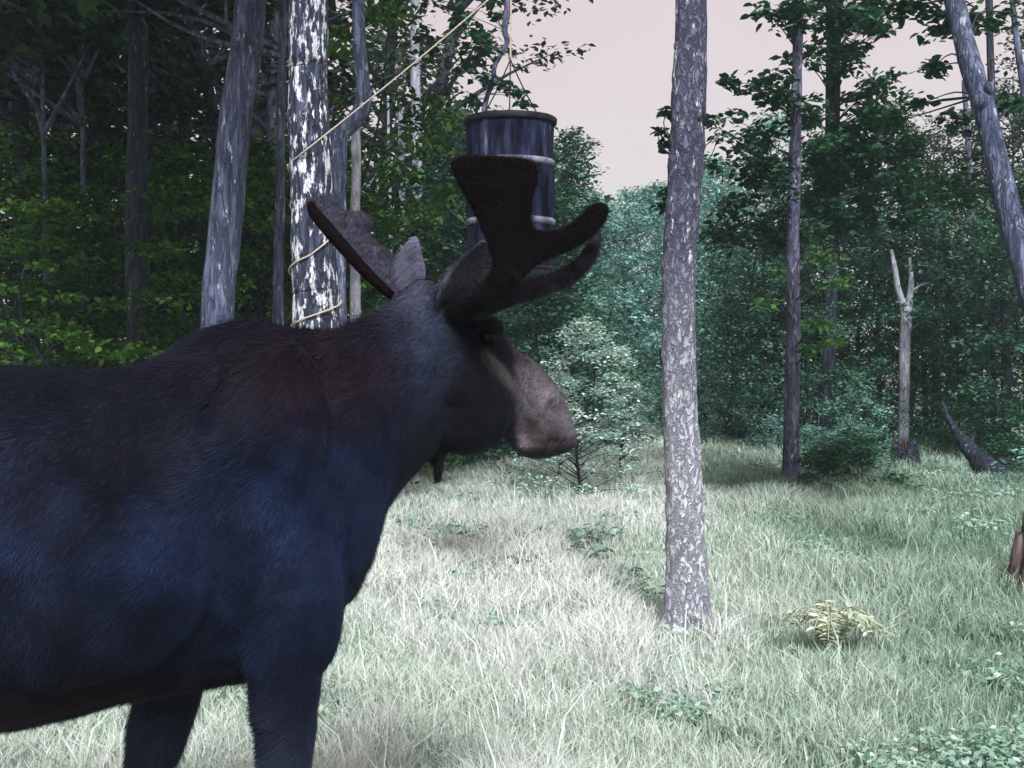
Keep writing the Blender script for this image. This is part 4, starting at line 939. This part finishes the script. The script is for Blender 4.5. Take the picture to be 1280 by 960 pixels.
# ---------------------------------------------------------------- dead wood
b = on_ground(1256, 17.3); lg = empty('dead_log', b); tag(lg, 'dark charred-looking dead log leaning up out of the grass edge', 'log')
g = Geo(); g.tube(np.array([[*at(1178, 502, 18.6), .018], [*at(1186, 522, 18.4), .032], [*at(1196, 540, 18.1), .06], [*at(1212, 562, 17.8), .11], [*at(1232, 584, 17.5), .16], [*at(1248, 600, 17.3), .19], [*at(1262, 616, 17.1), .20]]), n=20, m=90, rough=.03, freq=9, seed=14, zs=1)
g.tube(np.array([[*at(1208, 560, 17.8), .03], [*at(1216, 548, 17.9), .02], [*at(1218, 538, 18), .006]]), n=7, m=8)
o = link('trunk', g.mesh('dead_log'), M['bark_dark'], lg); o.matrix_parent_inverse = Matrix.Translation(-lg.location)
g = Geo()
for k in range(6):
    a = at(1250 + RNG.uniform(-6, 6), 606 + RNG.uniform(-4, 4), 17.25); e = at(1238 + k * 7, 616 + RNG.uniform(-8, 6), 17.0 + RNG.uniform(-.2, .2)); g.tube([[*a, .05], [*((a + e) / 2), .035], [*e, .012]], n=7, m=8, rough=.008, freq=14, seed=k)
o = link('root_stubs', g.mesh('log_roots'), M['bark_blue'], lg); o.matrix_parent_inverse = Matrix.Translation(-lg.location)

def stump(px, d, rad, hgt, mat, core, label, seed, tilt=0):
    base = on_ground(px, d); root = empty('stump', base); root.rotation_euler = (0, tilt, 0); tag(root, label, 'stump'); rng = np.random.default_rng(seed)
    n = 40; th = np.linspace(0, 2 * math.pi, n, endpoint=False); jag = hgt * (.75 + .35 * np.abs(vnoise(np.stack([np.cos(th) * 2.2, np.sin(th) * 2.2, th * 0 + seed], 1), seed))) + rng.uniform(-.05, .08, n) * hgt
    flut = 1 + .10 * np.cos(th * 5 + seed) + .05 * rng.normal(0, 1, n); R = []
    for k, f in ((-.15, 1.5), (.0, 1.35), (.2, 1.1), (.55, 1.0), (1.0, .95)):
        R.append(np.stack([rad * f * flut * np.cos(th), rad * f * flut * np.sin(th), jag * k if k > 0 else np.full(n, k)], 1))
    for k, f in ((.97, .82), (.6, .66), (.35, .3)):
        R.append(np.stack([rad * f * flut * np.cos(th), rad * f * flut * np.sin(th), jag * k], 1))
    g = Geo(); g.rings(R[:5] + [R[5]]); link('bark', g.mesh('stump_bark', smooth=False), mat, root)
    g = Geo(); g.rings(R[5:]); link('rotten_core', g.mesh('stump_core', smooth=False), core, root)
    g = Geo()
    for k in range(9):
        a = rng.uniform(0, 2 * math.pi); q = rad * rng.uniform(.5, .95); h = hgt * rng.uniform(.8, 1.35)
        g.tube([[q * math.cos(a), q * math.sin(a), hgt * .4, rad * .13], [q * 1.02 * math.cos(a), q * 1.02 * math.sin(a), h * .8, rad * .09], [q * 1.08 * math.cos(a), q * 1.08 * math.sin(a), h, .004]], n=6, m=6, rough=.006, freq=20, seed=k)
    link('splinters', g.mesh('stump_splinters', smooth=False), core, root)
    return root
stump(1131, 19.6, .20, .46, M['bark_dark'], M['rot'], 'small dark stump with rusty red rotten heart', 3)
stump(1292, 9.1, .16, .52, M['red_wood'], M['red_wood'], 'reddish splintered stump at the right end of the meadow', 5, .12)

# ---------------------------------------------------------------- plants in the meadow
def broad_plant(px, d, n, rad, hgt, size, mat, label, group, seed, narrow=.8):
    base = on_ground(px, d); rng = np.random.default_rng(seed); root = empty('leafy_plant', base); tag(root, label, 'plant', group)
    g = Geo(); pos = []; head = []
    for i in range(n):
        a = rng.uniform(0, 2 * math.pi); q = rad * math.sqrt(rng.uniform(.03, 1)); h = hgt * rng.uniform(.4, 1.0) * (1 - .4 * q / rad)
        tip = np.array([q * math.cos(a), q * math.sin(a), h]); g.tube([[tip[0] * .2, tip[1] * .2, -.02, .004], [tip[0] * .6, tip[1] * .6, h * .6, .0035], [*tip, .002]], n=4, m=5)
        for k in range(4):
            f = rng.uniform(.5, 1); pos.append([tip[0] * f, tip[1] * f, h * f]); head.append(a + rng.normal(0, .9))
    pos = np.array(pos); V, Q_ = leaves(pos, size, rng, .35, heading=np.array(head), narrow=narrow)
    link('stems', g.mesh('plant_stems'), mat, root)
    o = link('foliage', np_mesh('plant_leaves', V, Q_, smooth=False, attr=np.repeat(np.clip(rng.normal(.5, .25, len(pos)), 0, 1), 6)), mat, root); o['kind'] = 'stuff'
M['leaf_fern'] = leaf_mat('yellowed_fern', (.30, .38, .25), (.48, .54, .40), (.66, .69, .55), var=.1)
rngp = np.random.default_rng(31)
for i, (px, py, k) in enumerate([(560, 716, 1), (585, 700, 1), (612, 690, 1.2), (640, 700, 1.2), (668, 688, 1.2), (700, 696, 1.1), (725, 712, 1), (690, 730, 1), (655, 728, .9), (610, 728, .9), (745, 690, 1), (770, 730, .8), (575, 745, .7)]):
    broad_plant(px, H * F / (py - YH), int(16 * k), .26 * k, .26 * k, .085, M['leaf_weed'], 'broad-leaved green weed in the patch mid-meadow left of the lone tree', 'weeds in the mid-meadow patch', 200 + i)
for i, (px, py, k) in enumerate([(836, 800, .8), (852, 812, .9), (874, 808, .9), (884, 798, .7)]):
    broad_plant(px, H * F / (py - YH), int(14 * k), .16, .22 * k, .07, M['leaf_weed'], 'small weed growing round the foot of the lone tree', 'weeds at the foot of the lone tree', 230 + i)
for i, (px, py, k) in enumerate([(1100, 765, 1), (1130, 770, 1.1), (1155, 765, 1), (1180, 780, .8), (1060, 745, .8), (1120, 730, .8), (1230, 800, .8), (1010, 830, .7)]):
    broad_plant(px, H * F / (py - YH), int(15 * k), .2 * k, .24 * k, .07, M['leaf_right'], 'darker green weed in the greener grass near the pale fern', 'dark weeds near the pale fern', 250 + i)
for i in range(26):
    px, py = rngp.uniform(420, 1270), rngp.uniform(600, 940)
    if px < 520 and py < 780: continue
    broad_plant(px, H * F / (py - YH), 8, .12, .14, .05, M['leaf_weed'], 'scattered small green weed standing in the pale grass', 'scattered small weeds in the meadow', 300 + i)

# pale fern umbrella
def fern(px, py):
    d = H * F / (py - YH); base = on_ground(px, d); root = empty('fern', base); tag(root, 'yellowish pale fern spreading its fronds over a dark gap in the grass', 'fern'); rng = np.random.default_rng(8)
    for k in range(13):
        a = 2 * math.pi * k / 13 + rng.normal(0, .15); Lf = rng.uniform(.20, .32); h = rng.uniform(.24, .34); pos = []; head = []
        spine = catmull(np.array([[0, 0, 0.0], [.25 * Lf * math.cos(a), .25 * Lf * math.sin(a), h * .8], [.6 * Lf * math.cos(a), .6 * Lf * math.sin(a), h], [Lf * math.cos(a), Lf * math.sin(a), h * .72]]), 22)
        g = Geo(); g.tube(np.concatenate([spine, np.full((22, 1), .003)], 1), n=4)
        for i in range(5, 22):
            for s in (-1, 1): pos.append(spine[i]); head.append(a + s * 1.05)
        rs = np.linspace(1, .35, 10).repeat(2)
        V, Q_ = leaves(np.array(pos), .062, rng, .25, heading=np.array(head) + rng.normal(0, .15, len(head)), narrow=.6)
        g.add(V, Q_); v, q, t = g.arrays(); link('frond', np_mesh('fern_frond', v, q, t, smooth=False, attr=rng.uniform(.2, 1, len(v))), M['leaf_fern'], root)
fern(1038, 820)

# ---------------------------------------------------------------- evening haze
HAZE = 0.0013
if HAZE:
    bm = bmesh.new(); bmesh.ops.create_cube(bm, size=1)
    for v in bm.verts: v.co = Vector((v.co.x * 900, v.co.y * 600 + 270, 14 + v.co.z * 36))
    me = bpy.data.meshes.new('haze'); bm.to_mesh(me); bm.free()
    m, n, l, b, o = newmat('pale_blue_green_haze'); n.remove(b)
    pv = n.new('ShaderNodeVolumePrincipled'); pv.inputs['Color'].default_value = (.62, .92, .95, 1); pv.inputs['Density'].default_value = HAZE
    l.new(pv.outputs[0], o.inputs['Volume'])
    tag(link('haze', me, m), 'thin pale haze hanging over the clearing and the woods', 'haze', kind='stuff')
